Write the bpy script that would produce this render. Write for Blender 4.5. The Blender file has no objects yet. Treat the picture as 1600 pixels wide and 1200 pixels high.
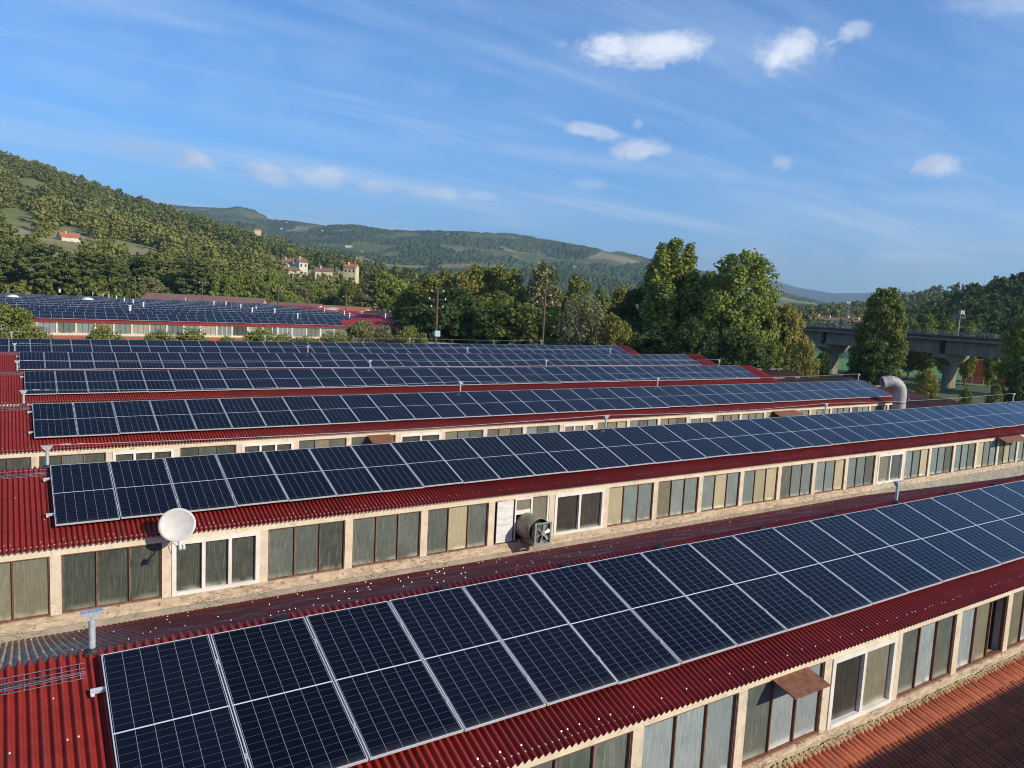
import bpy, math, random
import numpy as np
from math import sin, cos, tan, radians, pi
from mathutils import Vector, Matrix
random.seed(7)
RNG = np.random.default_rng(11)
S = bpy.context.scene
COL = S.collection

# ------------------------------------------------------------------ camera
CAM = np.array([-0.769, -9.134, 4.153])
YAW, PIT, ROL = radians(33.57), radians(-6.34), radians(2.91)
FOC = 1187.0                     # focal length in pixels of a 1600 px wide frame
SL = radians(18.6)               # slope of the front roofs
fw = np.array([sin(YAW)*cos(PIT), cos(YAW)*cos(PIT), sin(PIT)])
rt0 = np.array([cos(YAW), -sin(YAW), 0.0]); up0 = np.cross(rt0, fw)
rt = cos(ROL)*rt0 + sin(ROL)*up0
up = -sin(ROL)*rt0 + cos(ROL)*up0
cam_d = bpy.data.cameras.new('camera'); cam = bpy.data.objects.new('camera', cam_d); COL.objects.link(cam)
m = Matrix(((rt[0], up[0], -fw[0], CAM[0]), (rt[1], up[1], -fw[1], CAM[1]), (rt[2], up[2], -fw[2], CAM[2]), (0, 0, 0, 1)))
cam.matrix_world = m
cam_d.sensor_width = 36.0; cam_d.lens = 36.0*FOC/1600; cam_d.clip_start = 0.1; cam_d.clip_end = 40000
S.camera = cam

def ray(u, v): return fw + rt*(u-800)/FOC - up*(v-600)/FOC
def onY(u, v, y): d = ray(u, v); return CAM + d*(y-CAM[1])/d[1]
def onZ(u, v, z): d = ray(u, v); return CAM + d*(z-CAM[2])/d[2]
def atD(u, v, D): d = ray(u, v); return CAM + d*D/np.hypot(d[0], d[1])
def azel(u, v): d = ray(u, v); return math.atan2(d[0], d[1]), math.atan2(d[2], math.hypot(d[0], d[1]))

# ------------------------------------------------------------------ light
SUN_AZ, SUN_EL = radians(28), radians(26)      # azimuth measured from -Y toward +X
sdir = Vector((sin(SUN_AZ)*cos(SUN_EL), -cos(SUN_AZ)*cos(SUN_EL), sin(SUN_EL)))
sun_d = bpy.data.lights.new('sun', 'SUN'); sun = bpy.data.objects.new('sun', sun_d); COL.objects.link(sun)
sun.rotation_euler = sdir.to_track_quat('Z', 'Y').to_euler()
sun_d.energy = 5.0; sun_d.angle = radians(0.53); sun_d.color = (1.0, 0.88, 0.70)
S.view_settings.view_transform = 'Standard'; S.view_settings.look = 'None'
S.view_settings.exposure = 0.2; S.view_settings.gamma = 1.0
S.cycles.max_bounces = 6; S.cycles.diffuse_bounces = 2; S.cycles.glossy_bounces = 3
S.cycles.transmission_bounces = 3; S.cycles.volume_bounces = 0; S.cycles.transparent_max_bounces = 6
S.cycles.use_denoising = True; S.cycles.pixel_filter_type = 'BLACKMAN_HARRIS'; S.cycles.filter_width = 1.05

class NT:
    """small helper to write node graphs"""
    def __init__(s, tree): s.t = tree; s.n = tree.nodes; s.l = tree.links
    def new(s, kind, **kw):
        n = s.n.new(kind)
        for k, v in kw.items(): setattr(n, k, v)
        return n
    def put(s, sock, v):
        if isinstance(v, bpy.types.NodeSocket): s.l.new(v, sock)
        else: sock.default_value = v
    def m(s, op, a, b=None, c=None, clamp=False):
        n = s.new('ShaderNodeMath', operation=op, use_clamp=clamp)
        s.put(n.inputs[0], a)
        if b is not None: s.put(n.inputs[1], b)
        if c is not None: s.put(n.inputs[2], c)
        return n.outputs[0]
    def vm(s, op, a, b=None, out=0):
        n = s.new('ShaderNodeVectorMath', operation=op)
        s.put(n.inputs[0], a)
        if b is not None: s.put(n.inputs[1], b)
        return n.outputs[out]
    def mix(s, f, a, b, blend='MIX'):
        n = s.new('ShaderNodeMix', data_type='RGBA', blend_type=blend)
        s.put(n.inputs[0], f)
        for i, v in ((6, a), (7, b)):
            s.put(n.inputs[i], tuple(v)+(1,) if isinstance(v, tuple) and len(v) == 3 else v)
        return n.outputs[2]
    def noise(s, vec, scale, detail=4, rough=.55, dist=0.0):
        n = s.new('ShaderNodeTexNoise'); s.put(n.inputs['Vector'], vec)
        n.inputs['Scale'].default_value = scale; n.inputs['Detail'].default_value = detail
        n.inputs['Roughness'].default_value = rough; n.inputs['Distortion'].default_value = dist
        return n.outputs['Fac']
    def step(s, v, lo, hi):
        n = s.new('ShaderNodeMapRange'); n.interpolation_type = 'SMOOTHSTEP'
        s.put(n.inputs[0], v); n.inputs[1].default_value = lo; n.inputs[2].default_value = hi
        return n.outputs[0]
    def scale(s, vec, sx, sy, sz, rot=(0, 0, 0), loc=(0, 0, 0)):
        n = s.new('ShaderNodeMapping'); s.put(n.inputs[0], vec)
        n.inputs['Scale'].default_value = (sx, sy, sz); n.inputs['Rotation'].default_value = rot
        n.inputs['Location'].default_value = loc
        return n.outputs[0]

# ------------------------------------------------------------------ sky
W = bpy.data.worlds.new('World'); S.world = W; W.use_nodes = True
w = NT(W.node_tree); bg = w.n['Background']
sky = w.new('ShaderNodeTexSky', sky_type='NISHITA'); sky.sun_disc = False
sky.sun_elevation = SUN_EL; sky.sun_rotation = pi - SUN_AZ
sky.air_density = 1.0; sky.dust_density = 0.25; sky.ozone_density = 3.0; sky.altitude = 300
d = w.new('ShaderNodeTexCoord').outputs['Generated']
sep = w.new('ShaderNodeSeparateXYZ'); w.l.new(d, sep.inputs[0])
zz = w.m('MAXIMUM', sep.outputs[2], 0.015)
comb = w.new('ShaderNodeCombineXYZ')
zc = w.m('ADD', zz, 0.10)
w.put(comb.inputs[0], w.m('DIVIDE', sep.outputs[0], zc)); w.put(comb.inputs[1], w.m('DIVIDE', sep.outputs[1], zc))
pl = comb.outputs[0]
# high thin cirrus: streaks on a flat layer high above
c1 = w.noise(w.scale(pl, 0.22, 1.3, 1, (0, 0, radians(-38))), 1.1, 7, .62, .5)
c2 = w.noise(w.scale(pl, 0.5, 0.5, 1, (0, 0, 0), (3.1, 1.7, 0)), 0.9, 3, .5)
c3 = w.noise(w.scale(pl, 0.5, 3.0, 1, (0, 0, radians(-55)), (1.1, 5, 0)), 1.4, 6, .6, .3)
skyc = w.mix(1.0, sky.outputs[0], (.52, .94, 1.34), 'MULTIPLY')
cir = w.m('MULTIPLY', w.step(c1, .38, .70), w.step(c2, .30, .58))
cir = w.m('ADD', w.m('MULTIPLY', cir, .85), w.m('MULTIPLY', w.step(c3, .44, .75), .5))
lowf = w.step(sep.outputs[2], 0.50, 0.02)
cir = w.m('MULTIPLY', cir, w.m('MULTIPLY_ADD', lowf, .8, .25), clamp=True)
# contrail-like long streak and small cumulus puffs, each fixed at its own bearing and height in the sky
nzA = w.noise(w.scale(d, 1, 1, 1.6), 34, 8, .62, .4)
nzB = w.noise(w.scale(d, 1, 1, 1.3, loc=(3, 1, 2)), 9, 5, .6)
nn = w.m('ADD', w.m('MULTIPLY', nzA, .62), w.m('MULTIPLY', nzB, .5))
def puff(u, v, ru, rv, tilt=0.0, dens=1.0, hard=1.0):
    c = Vector(ray(u, v)).normalized()
    r = Vector((c.y, -c.x, 0)).normalized(); q = r.cross(c)
    r2 = r*cos(tilt)+q*sin(tilt); q2 = q*cos(tilt)-r*sin(tilt)
    a = w.vm('DOT_PRODUCT', d, tuple(r2/(ru/FOC)), out=1); b = w.vm('DOT_PRODUCT', d, tuple(q2/(rv/FOC)), out=1)
    fr = w.step(w.vm('DOT_PRODUCT', d, tuple(c), out=1), 0.1, 0.3)
    rr = w.m('ADD', w.m('MULTIPLY', a, a), w.m('MULTIPLY', b, b))
    e = w.m('SUBTRACT', nn, w.m('MULTIPLY', w.m('SQRT', rr), .40))
    return w.m('MULTIPLY', w.m('MULTIPLY', w.step(e, .14, .14+.30/hard), dens), fr), b
PUFFS = [(1005, 74, 106, 27, 0.03, .82, .8), (1238, 74, 58, 32, .1, .85, .8), (1338, 48, 28, 14, .2, .55, 1), (998, 233, 50, 21, 0, .8, 1.0),
         (925, 203, 70, 13, -.15, .55, 1), (996, 195, 10, 10, .6, .35, 1), (1227, 253, 25, 16, 0, .7, 1), (1457, 258, 40, 18, 0, .8, 1.0),
         (222, 230, 44, 16, 0, .55, 1), (303, 246, 42, 20, -.1, .7, 1), (418, 272, 46, 17, -.15, .65, 1), (500, 278, 54, 17, 0, .55, 1),
         (588, 293, 34, 14, 0, .5, 1), (655, 299, 34, 12, 0, .4, 1), (690, 300, 28, 12, 0, .4, 1), (755, 305, 26, 7, 0, .25, 1), (850, 317, 40, 6, 0, .25, 1),
         (920, 288, 30, 12, 0, .22, 1), (1540, 8, 120, 16, -.1, .35, .8), (1550, 385, 70, 13, 0, .4, .8), (1440, 402, 90, 9, 0, .3, .8), (1180, 395, 90, 8, 0, .2, .8)]
tot = None; shd = None
for P in PUFFS:
    o, b = puff(*P)
    tot = o if tot is None else w.m('MAXIMUM', tot, o)
# long streak: great-circle band
def band(u0, v0, u1, v1, wd, dens, fade):
    a = Vector(ray(u0, v0)).normalized(); b = Vector(ray(u1, v1)).normalized()
    n = a.cross(b).normalized(); t = (b-a).normalized(); mid = (a+b).normalized()
    off = w.m('ADD', w.vm('DOT_PRODUCT', d, tuple(n), out=1), w.m('MULTIPLY', w.m('SUBTRACT', nzB, .5), wd*1.4/FOC))
    e = w.step(w.m('ABSOLUTE', off), wd/FOC, 0)
    ln = (b-a).length/2
    al = w.step(w.m('ABSOLUTE', w.m('SUBTRACT', w.vm('DOT_PRODUCT', d, tuple(t), out=1), mid.dot(t))), ln*(1+fade), ln*(1-fade))
    fr = w.step(w.vm('DOT_PRODUCT', d, tuple(mid), out=1), 0.1, 0.3)
    return w.m('MULTIPLY', w.m('MULTIPLY', w.m('MULTIPLY', e, al), w.m('MULTIPLY', fr, dens)), w.step(c3 if fade < 0 else nzB, .25, .6))
bands = [band(760, 232, 1640, 335, 22, .55, .25), (band(300, 60, 900, 190, 50, .28, .5)), band(-40, 20, 560, 190, 70, .25, .5),
         band(560, 360, 1100, 330, 8, .25, .5), band(1000, 320, 1600, 345, 14, .3, .4), band(900, 425, 1700, 400, 70, .85, .3), band(1100, 350, 1700, 372, 26, .5, .4), band(1250, 300, 1700, 330, 30, .45, .3), band(0, 100, 700, 250, 40, .35, .4), band(-100, 170, 500, 300, 30, .3, .4), band(200, 0, 800, 120, 30, .2, .4)]
for b_ in bands: cir = w.m('MAXIMUM', cir, b_)
rampc = w.mix(w.step(nzB, .35, .65), (4.4, 5.0, 6.6), (8.2, 8.3, 8.5))
colr = w.mix(w.m('MULTIPLY', cir, .60, clamp=True), skyc, (5.4, 6.6, 8.2))
colr = w.mix(tot, colr, rampc)
w.l.new(colr, bg.inputs['Color']); bg.inputs['Strength'].default_value = 0.122

# ------------------------------------------------------------------ materials
def cracks(n, co, c, dark, sx, sz, wdt, amt):
    q = n.noise(n.scale(co, sx, sx, sz), 1.0, 7, .62, .6); ln = n.m('LESS_THAN', n.m('ABSOLUTE', n.m('SUBTRACT', q, .5)), wdt)
    g_ = n.step(n.noise(n.scale(co, .5, .5, .5), 1.3, 3, .5), .42, .55)
    return n.mix(n.m('MULTIPLY', n.m('MULTIPLY', ln, g_), amt), c, dark)
def newmat(name):
    mt = bpy.data.materials.new(name); mt.use_nodes = True
    n = NT(mt.node_tree); return mt, n, mt.node_tree.nodes['Principled BSDF']
def bump(n, b, h, strength=.4, dist=.02):
    q = n.new('ShaderNodeBump'); q.inputs['Strength'].default_value = strength; q.inputs['Distance'].default_value = dist
    n.put(q.inputs['Height'], h); n.l.new(q.outputs[0], b.inputs['Normal'])
def mat(name, c1, c2, sc=(1, 1, 1), scale=3.0, lo=.35, hi=.65, rough=.8, metal=0.0, c3=None, s3=(1, 1, 1), scale3=1.0, lo3=.55, hi3=.75, bmp=0.0, bdist=.01, spec=.5, crack=None, sheet=0):
    mt, n, b = newmat(name)
    co = n.new('ShaderNodeTexCoord').outputs['Object']
    f = n.noise(n.scale(co, *sc), scale, 6, .6)
    c = n.mix(n.step(f, lo, hi), c1, c2)
    if c3: c = n.mix(n.step(n.noise(n.scale(co, *s3, loc=(7, 3, 5)), scale3, 5, .65, .3), lo3, hi3), c, c3)
    if sheet:
        sx_ = n.new('ShaderNodeSeparateXYZ'); n.l.new(co, sx_.inputs[0]); wn = n.new('ShaderNodeTexWhiteNoise', noise_dimensions='2D')
        cb = n.new('ShaderNodeCombineXYZ'); n.put(cb.inputs[0], n.m('FLOOR', n.m('DIVIDE', sx_.outputs[0], .96))); n.put(cb.inputs[1], n.m('FLOOR', n.m('DIVIDE', sx_.outputs[1], 9.95))); n.l.new(cb.outputs[0], wn.inputs['Vector'])
        c = n.mix(n.m('MULTIPLY', wn.outputs[0], .32), c, tuple(x*.55 for x in c2))
        run = n.step(n.noise(n.scale(co, 7, .35, .35, loc=(1, 4, 2)), 1.0, 5, .65), .55, .75); c = n.mix(n.m('MULTIPLY', run, .35), c, (.16, .07, .05))
        ov = n.m('LESS_THAN', n.m('FRACT', n.m('DIVIDE', sx_.outputs[0], .96)), .012); c = n.mix(n.m('MULTIPLY', ov, .6), c, (.06, .02, .02))
    if crack:
        c = cracks(n, co, c, (.10, .08, .06), *crack)
        dr = n.step(n.noise(n.scale(co, 9, 9, .8, loc=(2, 2, 2)), 1.0, 4, .6), .56, .72); c = n.mix(n.m('MULTIPLY', dr, .35), c, tuple(x*.5 for x in c2))
    n.put(b.inputs['Base Color'], c); b.inputs['Roughness'].default_value = rough; b.inputs['Metallic'].default_value = metal
    b.inputs['Specular IOR Level'].default_value = spec
    if bmp: bump(n, b, f, bmp, bdist)
    return mt
M = {}
M['red'] = mat('red_corrugated_sheet', (.33, .034, .022), (.25, .026, .020), (.6, 3, 3), 2.0, rough=.5, spec=.3, c3=(.17, .035, .028), s3=(2, .6, .6), scale3=1.6, lo3=.58, hi3=.9, bmp=.1, sheet=1)
M['redcap'] = mat('red_ridge_sheet', (.46, .035, .026), (.36, .03, .024), (1, 1, 1), 5, rough=.5, c3=(.20, .10, .07), scale3=4, lo3=.55, hi3=.85)
# rear slopes: old maroon sheet with dirt and moss, browner at the left end
mt, n, b = newmat('weathered_maroon_sheet'); co = n.new('ShaderNodeTexCoord').outputs['Object']
sp = n.new('ShaderNodeSeparateXYZ'); n.l.new(co, sp.inputs[0])
f = n.noise(n.scale(co, 3, .5, .5), 2.5, 6, .65); g = n.noise(co, 1.1, 5, .6)
base = n.mix(n.step(f, .3, .7), (.44, .085, .062), (.29, .058, .044))
dirt = n.mix(n.step(n.noise(n.scale(co, 4, .35, .35), 3, 5, .6), .4, .7), (.44, .30, .19), (.72, .50, .31))
left = n.m('ADD', n.step(sp.outputs[0], 1.6, -1.2), n.m('MULTIPLY', n.step(g, .48, .70), .5), clamp=True)
n.put(b.inputs['Base Color'], n.mix(n.m('MULTIPLY', left, n.step(g, .15, .5)), base, dirt)); b.inputs['Roughness'].default_value = .9; b.inputs['Specular IOR Level'].default_value = .12
M['maroon'] = mt
M['cream'] = mat('peeling_cream_paint', (.73, .645, .485), (.65, .565, .42), (1, 1, 1), 3, rough=.85, c3=(.42, .30, .18), s3=(1, 1, 2.2), scale3=5, lo3=.60, hi3=.72, bmp=.25, crack=(2, 7, .006, .45))
M['pillar'] = mat('pinkish_plaster', (.71, .61, .46), (.62, .52, .385), (1, 1, 1), 4, rough=.85, c3=(.40, .27, .17), scale3=7, lo3=.62, hi3=.74, bmp=.2, crack=(3, 2, .005, .4))
M['sill'] = mat('stained_sill', (.62, .51, .36), (.44, .35, .24), (1, 1, 3), 4, rough=.9, c3=(.22, .15, .10), s3=(1, 1, 1), scale3=9, lo3=.56, hi3=.66, bmp=.5, bdist=.02, crack=(2.5, 16, .016, .85))
M['curb'] = mat('grey_gutter_concrete', (.30, .27, .21), (.38, .34, .26), (1, 1, 1), 3, rough=.9, c3=(.13, .12, .09), s3=(1, 1, 1), scale3=8, lo3=.60, hi3=.68, bmp=.5, crack=(2.2, 9, .014, .85))
M['rust'] = mat('rusty_steel', (.24, .10, .05), (.16, .06, .035), (1, 1, 1), 9, rough=.8, c3=(.36, .2, .1), scale3=20, lo3=.6, hi3=.7)
M['white'] = mat('white_window_frame', (.80, .78, .72), (.70, .67, .58), (1, 1, 1), 3, rough=.5, c3=(.5, .42, .28), scale3=6, lo3=.66, hi3=.8)
M['alu'] = mat('aluminium', (.70, .71, .72), (.62, .64, .66), (1, 1, 1), 6, rough=.38, metal=.25)
M['galv'] = mat('galvanised_steel', (.52, .54, .55), (.36, .38, .39), (1, 1, .5), 22, rough=.6, metal=.25)
M['screw'] = mat('screw_head', (.80, .77, .72), (.6, .57, .53), scale=8, rough=.35, metal=.3)
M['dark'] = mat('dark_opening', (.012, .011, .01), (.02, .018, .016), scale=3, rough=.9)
M['board'] = mat('white_board', (.78, .78, .74), (.62, .62, .58), (1, 1, 6), 3, rough=.7, c3=(.45, .40, .32), scale3=9, lo3=.6, hi3=.75)
M['cable'] = mat('dark_cable', (.02, .02, .025), (.03, .03, .035), scale=3, rough=.6)
M['lilac'] = mat('tray_wire', (.42, .36, .42), (.30, .24, .32), scale=9, rough=.45, metal=.5)
M['dish'] = mat('dish_enamel', (.72, .69, .62), (.64, .60, .53), scale=4, rough=.55, c3=(.42, .36, .28), scale3=14, lo3=.72, hi3=.8)
M['fan'] = mat('mottled_green_metal', (.17, .22, .19), (.30, .28, .20), scale=6, rough=.5, metal=.3, c3=(.34, .16, .08), scale3=5, lo3=.5, hi3=.62)
M['fanplate'] = mat('fan_plate', (.30, .36, .35), (.42, .45, .43), scale=10, rough=.4, metal=.4)
M['duct'] = mat('duct_metal', (.44, .43, .40), (.34, .33, .31), (1, 1, 1), 2, rough=.6, metal=.1, c3=(.42, .24, .17), scale3=2.2, lo3=.66, hi3=.74)
M['tile'] = mat('clay_tile', (.46, .135, .06), (.33, .088, .042), (5, 2.9, 1), 1.0, rough=.85, c3=(.22, .10, .06), s3=(1, 1, 1), scale3=3, lo3=.55, hi3=.75, bmp=.3)
M['moss'] = mat('mossy_mortar', (.42, .33, .18), (.26, .21, .11), scale=12, rough=.95, c3=(.12, .10, .07), scale3=16, lo3=.55, hi3=.65, bmp=.8, bdist=.03)
M['rustroof'] = mat('rust_brown_roof', (.085, .034, .022), (.14, .05, .03), (1, 1, 1), .8, rough=.85, c3=(.30, .24, .18), s3=(.4, 1.4, 1), scale3=.7, lo3=.64, hi3=.72)
M['greyroof'] = mat('grey_fibre_roof', (.22, .19, .15), (.12, .10, .08), (2, .5, 1), 1.5, rough=.9)
M['tanroof'] = mat('tan_flat_roof', (.50, .40, .29), (.42, .34, .25), scale=.6, rough=.9)
M['concrete'] = mat('viaduct_concrete', (.25, .215, .155), (.17, .145, .105), (1, 1, .4), .9, rough=.9, c3=(.16, .14, .11), s3=(1, 1, .3), scale3=1.3, lo3=.58, hi3=.75, crack=(.5, 1.2, .006, .6))
M['asphalt'] = mat('asphalt', (.05, .05, .05), (.07, .068, .065), scale=2, rough=.9)
M['orangered'] = mat('orange_red_paint', (.85, .13, .04), (.75, .10, .035), scale=1, rough=.5)
M['mast'] = mat('mast_steel', (.22, .22, .21), (.16, .16, .155), scale=2, rough=.7)
M['tent'] = mat('white_fabric', (.62, .63, .66), (.52, .54, .58), scale=1, rough=.7)
M['bark'] = mat('bark', (.20, .15, .10), (.12, .09, .065), (1, 1, .3), 6, rough=.95)
M['palebark'] = mat('pale_bark', (.42, .36, .28), (.25, .21, .16), (1, 1, .3), 6, rough=.95)
M['hwall'] = mat('pale_house_render', (.66, .60, .44), (.56, .50, .37), scale=.3, rough=.9)
M['hyellow'] = mat('yellow_house_render', (.68, .58, .32), (.60, .50, .27), scale=.3, rough=.9)
M['hgrey'] = mat('grey_house_render', (.48, .46, .42), (.40, .38, .35), scale=.3, rough=.9)
M['hroof'] = mat('house_roof_tile', (.46, .16, .08), (.36, .12, .07), scale=.8, rough=.9)
M['hroofd'] = mat('brown_roof_tile', (.26, .14, .10), (.20, .11, .08), scale=.8, rough=.9)
M['pane_dark'] = mat('house_window', (.04, .04, .045), (.06, .06, .06), scale=1, rough=.3)
M['pole'] = mat('brown_pole', (.16, .09, .06), (.12, .07, .045), scale=2, rough=.9)
M['ceramic'] = mat('white_insulator', (.8, .78, .75), (.7, .7, .68), scale=2, rough=.4)
M['blackpl'] = mat('black_plastic', (.015, .015, .018), (.025, .025, .028), scale=4, rough=.4)
M['bluebox'] = mat('pale_blue_box', (.42, .5, .58), (.36, .44, .52), scale=2, rough=.5)

def glassmat(name, a, bcol, mottle, rough=.28, streak=1.0):
    mt, n, b = newmat(name); co = n.new('ShaderNodeTexCoord').outputs['Object']
    rnd = n.new('ShaderNodeObjectInfo').outputs['Random']
    off = n.new('ShaderNodeCombineXYZ'); n.put(off.inputs[0], n.m('MULTIPLY', rnd, 37.0)); n.put(off.inputs[2], n.m('MULTIPLY', rnd, 11.0))
    co = n.vm('ADD', co, off.outputs[0])
    f = n.noise(n.scale(co, 16, 4, .9), 2.2, 5, .65); g = n.noise(n.scale(co, 1, 1, 1), 2.2, 5, .6, .5)
    h = n.noise(n.scale(co, 30, 4, 1.2), 3.0, 3, .6)
    c = n.mix(n.step(g, .3, .7), a, bcol)
    c = n.mix(n.m('MULTIPLY', n.step(f, .47, .68), .8*streak), c, mottle)
    c = n.mix(n.m('MULTIPLY', n.step(h, .52, .68), .6*streak), c, tuple(x*.4 for x in a))
    sp = n.new('ShaderNodeSeparateXYZ'); n.l.new(n.new('ShaderNodeTexCoord').outputs['Generated'], sp.inputs[0])
    edge = n.m('ADD', n.step(sp.outputs[2], .12, 0), n.m('MULTIPLY', n.step(sp.outputs[0], .08, 0), .5), clamp=True)
    c = n.mix(n.m('MULTIPLY', n.m('MULTIPLY', edge, n.step(g, .35, .6)), .7), c, tuple(min(1, x*1.9+.05) for x in mottle))
    vt = n.mix(n.m('MULTIPLY', rnd, .55), c, tuple(x*.62 for x in a))
    n.put(b.inputs['Base Color'], vt); b.inputs['Roughness'].default_value = rough; b.inputs['Specular IOR Level'].default_value = .6
    rib = n.m('SINE', n.m('MULTIPLY', n.new('ShaderNodeSeparateXYZ').outputs[0], 1.0))
    bump(n, b, n.m('ADD', f, n.m('MULTIPLY', h, .5)), .15, .01)
    return mt
G = {'D': glassmat('dark_green_glass', (.055, .068, .056), (.095, .110, .088), (.18, .19, .145)),
     'G': glassmat('grey_green_glass', (.105, .13, .11), (.16, .185, .155), (.27, .29, .23)),
     'T': glassmat('teal_glass', (.19, .25, .235), (.25, .31, .29), (.38, .42, .36)),
     'Y': glassmat('yellowed_sheet', (.40, .36, .22), (.47, .42, .26), (.60, .54, .36), .6, .8),
     'O': glassmat('olive_glass', (.20, .19, .13), (.26, .24, .165), (.38, .35, .25), .4),
     'B': glassmat('blue_grey_glass', (.26, .32, .33), (.34, .40, .40), (.50, .54, .50)),
     'K': glassmat('near_black_glass', (.045, .045, .04), (.07, .068, .055), (.16, .14, .10)),
     'L': glassmat('dusty_glare_glass', (.36, .34, .27), (.50, .47, .36), (.75, .70, .52), .22, 1.3)}  # last glass: glare is put into the pale colour, over the dust

# photovoltaic module: 6 x 24 half cells drawn by UV
mt, n, b = newmat('photovoltaic_glass'); uv = n.new('ShaderNodeTexCoord').outputs['UV']
sp = n.new('ShaderNodeSeparateXYZ'); n.l.new(uv, sp.inputs[0]); U, V = sp.outputs[0], sp.outputs[1]
def lines(x, cnt, half): # 1 on the line between cells
    fr = n.m('FRACT', n.m('ADD', n.m('MULTIPLY', x, cnt), .5)); return n.m('LESS_THAN', n.m('ABSOLUTE', n.m('SUBTRACT', fr, .5)), half)
vl = lines(U, 6, .011); hl = lines(V, 24, .017); mid = n.m('LESS_THAN', n.m('ABSOLUTE', n.m('SUBTRACT', V, .5)), .0038)
rnd = n.new('ShaderNodeObjectInfo').outputs['Random']
cell = n.mix(rnd, (.0022, .0026, .0065), (.0035, .0045, .011))
c = n.mix(n.m('MULTIPLY', hl, .30), cell, (.30, .32, .34))
c = n.mix(n.m('MULTIPLY', vl, .62), c, (.48, .50, .51))
c = n.mix(mid, c, (.62, .64, .66))
dst = n.noise(n.scale(uv, 3, 6, 1), 3, 5, .6)
c = n.mix(n.m('MULTIPLY', n.step(dst, .5, .8), .006), c, (.4, .38, .34))
grm = n.m('MULTIPLY', n.step(V, .045, 0.0), n.m('MULTIPLY_ADD', dst, .10, .0)); c = n.mix(grm, c, (.42, .38, .32)); c = n.mix(n.m('MULTIPLY', rnd, .004), c, (.4, .4, .4))
n.put(b.inputs['Base Color'], c); n.put(b.inputs['Roughness'], n.m('MULTIPLY_ADD', dst, .06, .05)); b.inputs['Specular IOR Level'].default_value = .27
M['pv'] = mt

def leafmat(name, cA, cB, cC, trans=.25):
    mt, n, b = newmat(name)
    rnd = n.new('ShaderNodeObjectInfo').outputs['Random']
    at = n.new('ShaderNodeAttribute', attribute_name='tint').outputs['Fac']
    c = n.mix(at, cA, cB)
    c = n.mix(n.m('MULTIPLY', n.m('FRACT', n.m('MULTIPLY', rnd, 7.31)), .6), c, cC)
    n.put(b.inputs['Base Color'], c); b.inputs['Roughness'].default_value = .7; b.inputs['Specular IOR Level'].default_value = .15
    tr = n.new('ShaderNodeBsdfTranslucent'); n.put(tr.inputs[0], n.mix(.5, c, (.22, .26, .05)))
    mx = n.new('ShaderNodeMixShader'); mx.inputs[0].default_value = trans
    n.l.new(b.outputs[0], mx.inputs[1]); n.l.new(tr.outputs[0], mx.inputs[2]); n.l.new(mx.outputs[0], n.n['Material Output'].inputs[0])
    return mt
L = {'mid': leafmat('mid_green_leaves', (0.114, 0.157, 0.033), (0.229, 0.250, 0.053), (0.146, 0.157, 0.045)),
     'dark': leafmat('dark_green_leaves', (0.049, 0.086, 0.027), (0.088, 0.132, 0.039), (0.070, 0.099, 0.030)),
     'poplar': leafmat('poplar_leaves', (0.166, 0.228, 0.044), (0.355, 0.377, 0.087), (0.213, 0.238, 0.047)),
     'olive': leafmat('olive_yellow_leaves', (0.228, 0.231, 0.053), (0.350, 0.314, 0.075), (0.193, 0.181, 0.053)),
     'gold': leafmat('golden_autumn_leaves', (0.42, 0.34, 0.085), (0.26, 0.27, 0.075), (0.40, 0.28, 0.08)),
     'pine': leafmat('pine_needles', (0.079, 0.116, 0.033), (0.149, 0.173, 0.048), (0.123, 0.140, 0.045), .1),
     'shrub': leafmat('shrub_leaves', (0.158, 0.206, 0.045), (0.280, 0.297, 0.075), (0.263, 0.247, 0.075)),
     'grey': leafmat('grey_green_leaves', (0.210, 0.214, 0.090), (0.298, 0.272, 0.128), (0.210, 0.198, 0.090)),
     'wood': leafmat('woodland_leaves', (0.079, 0.121, 0.030), (0.340, 0.312, 0.075), (0.136, 0.161, 0.049), .15)}

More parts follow.
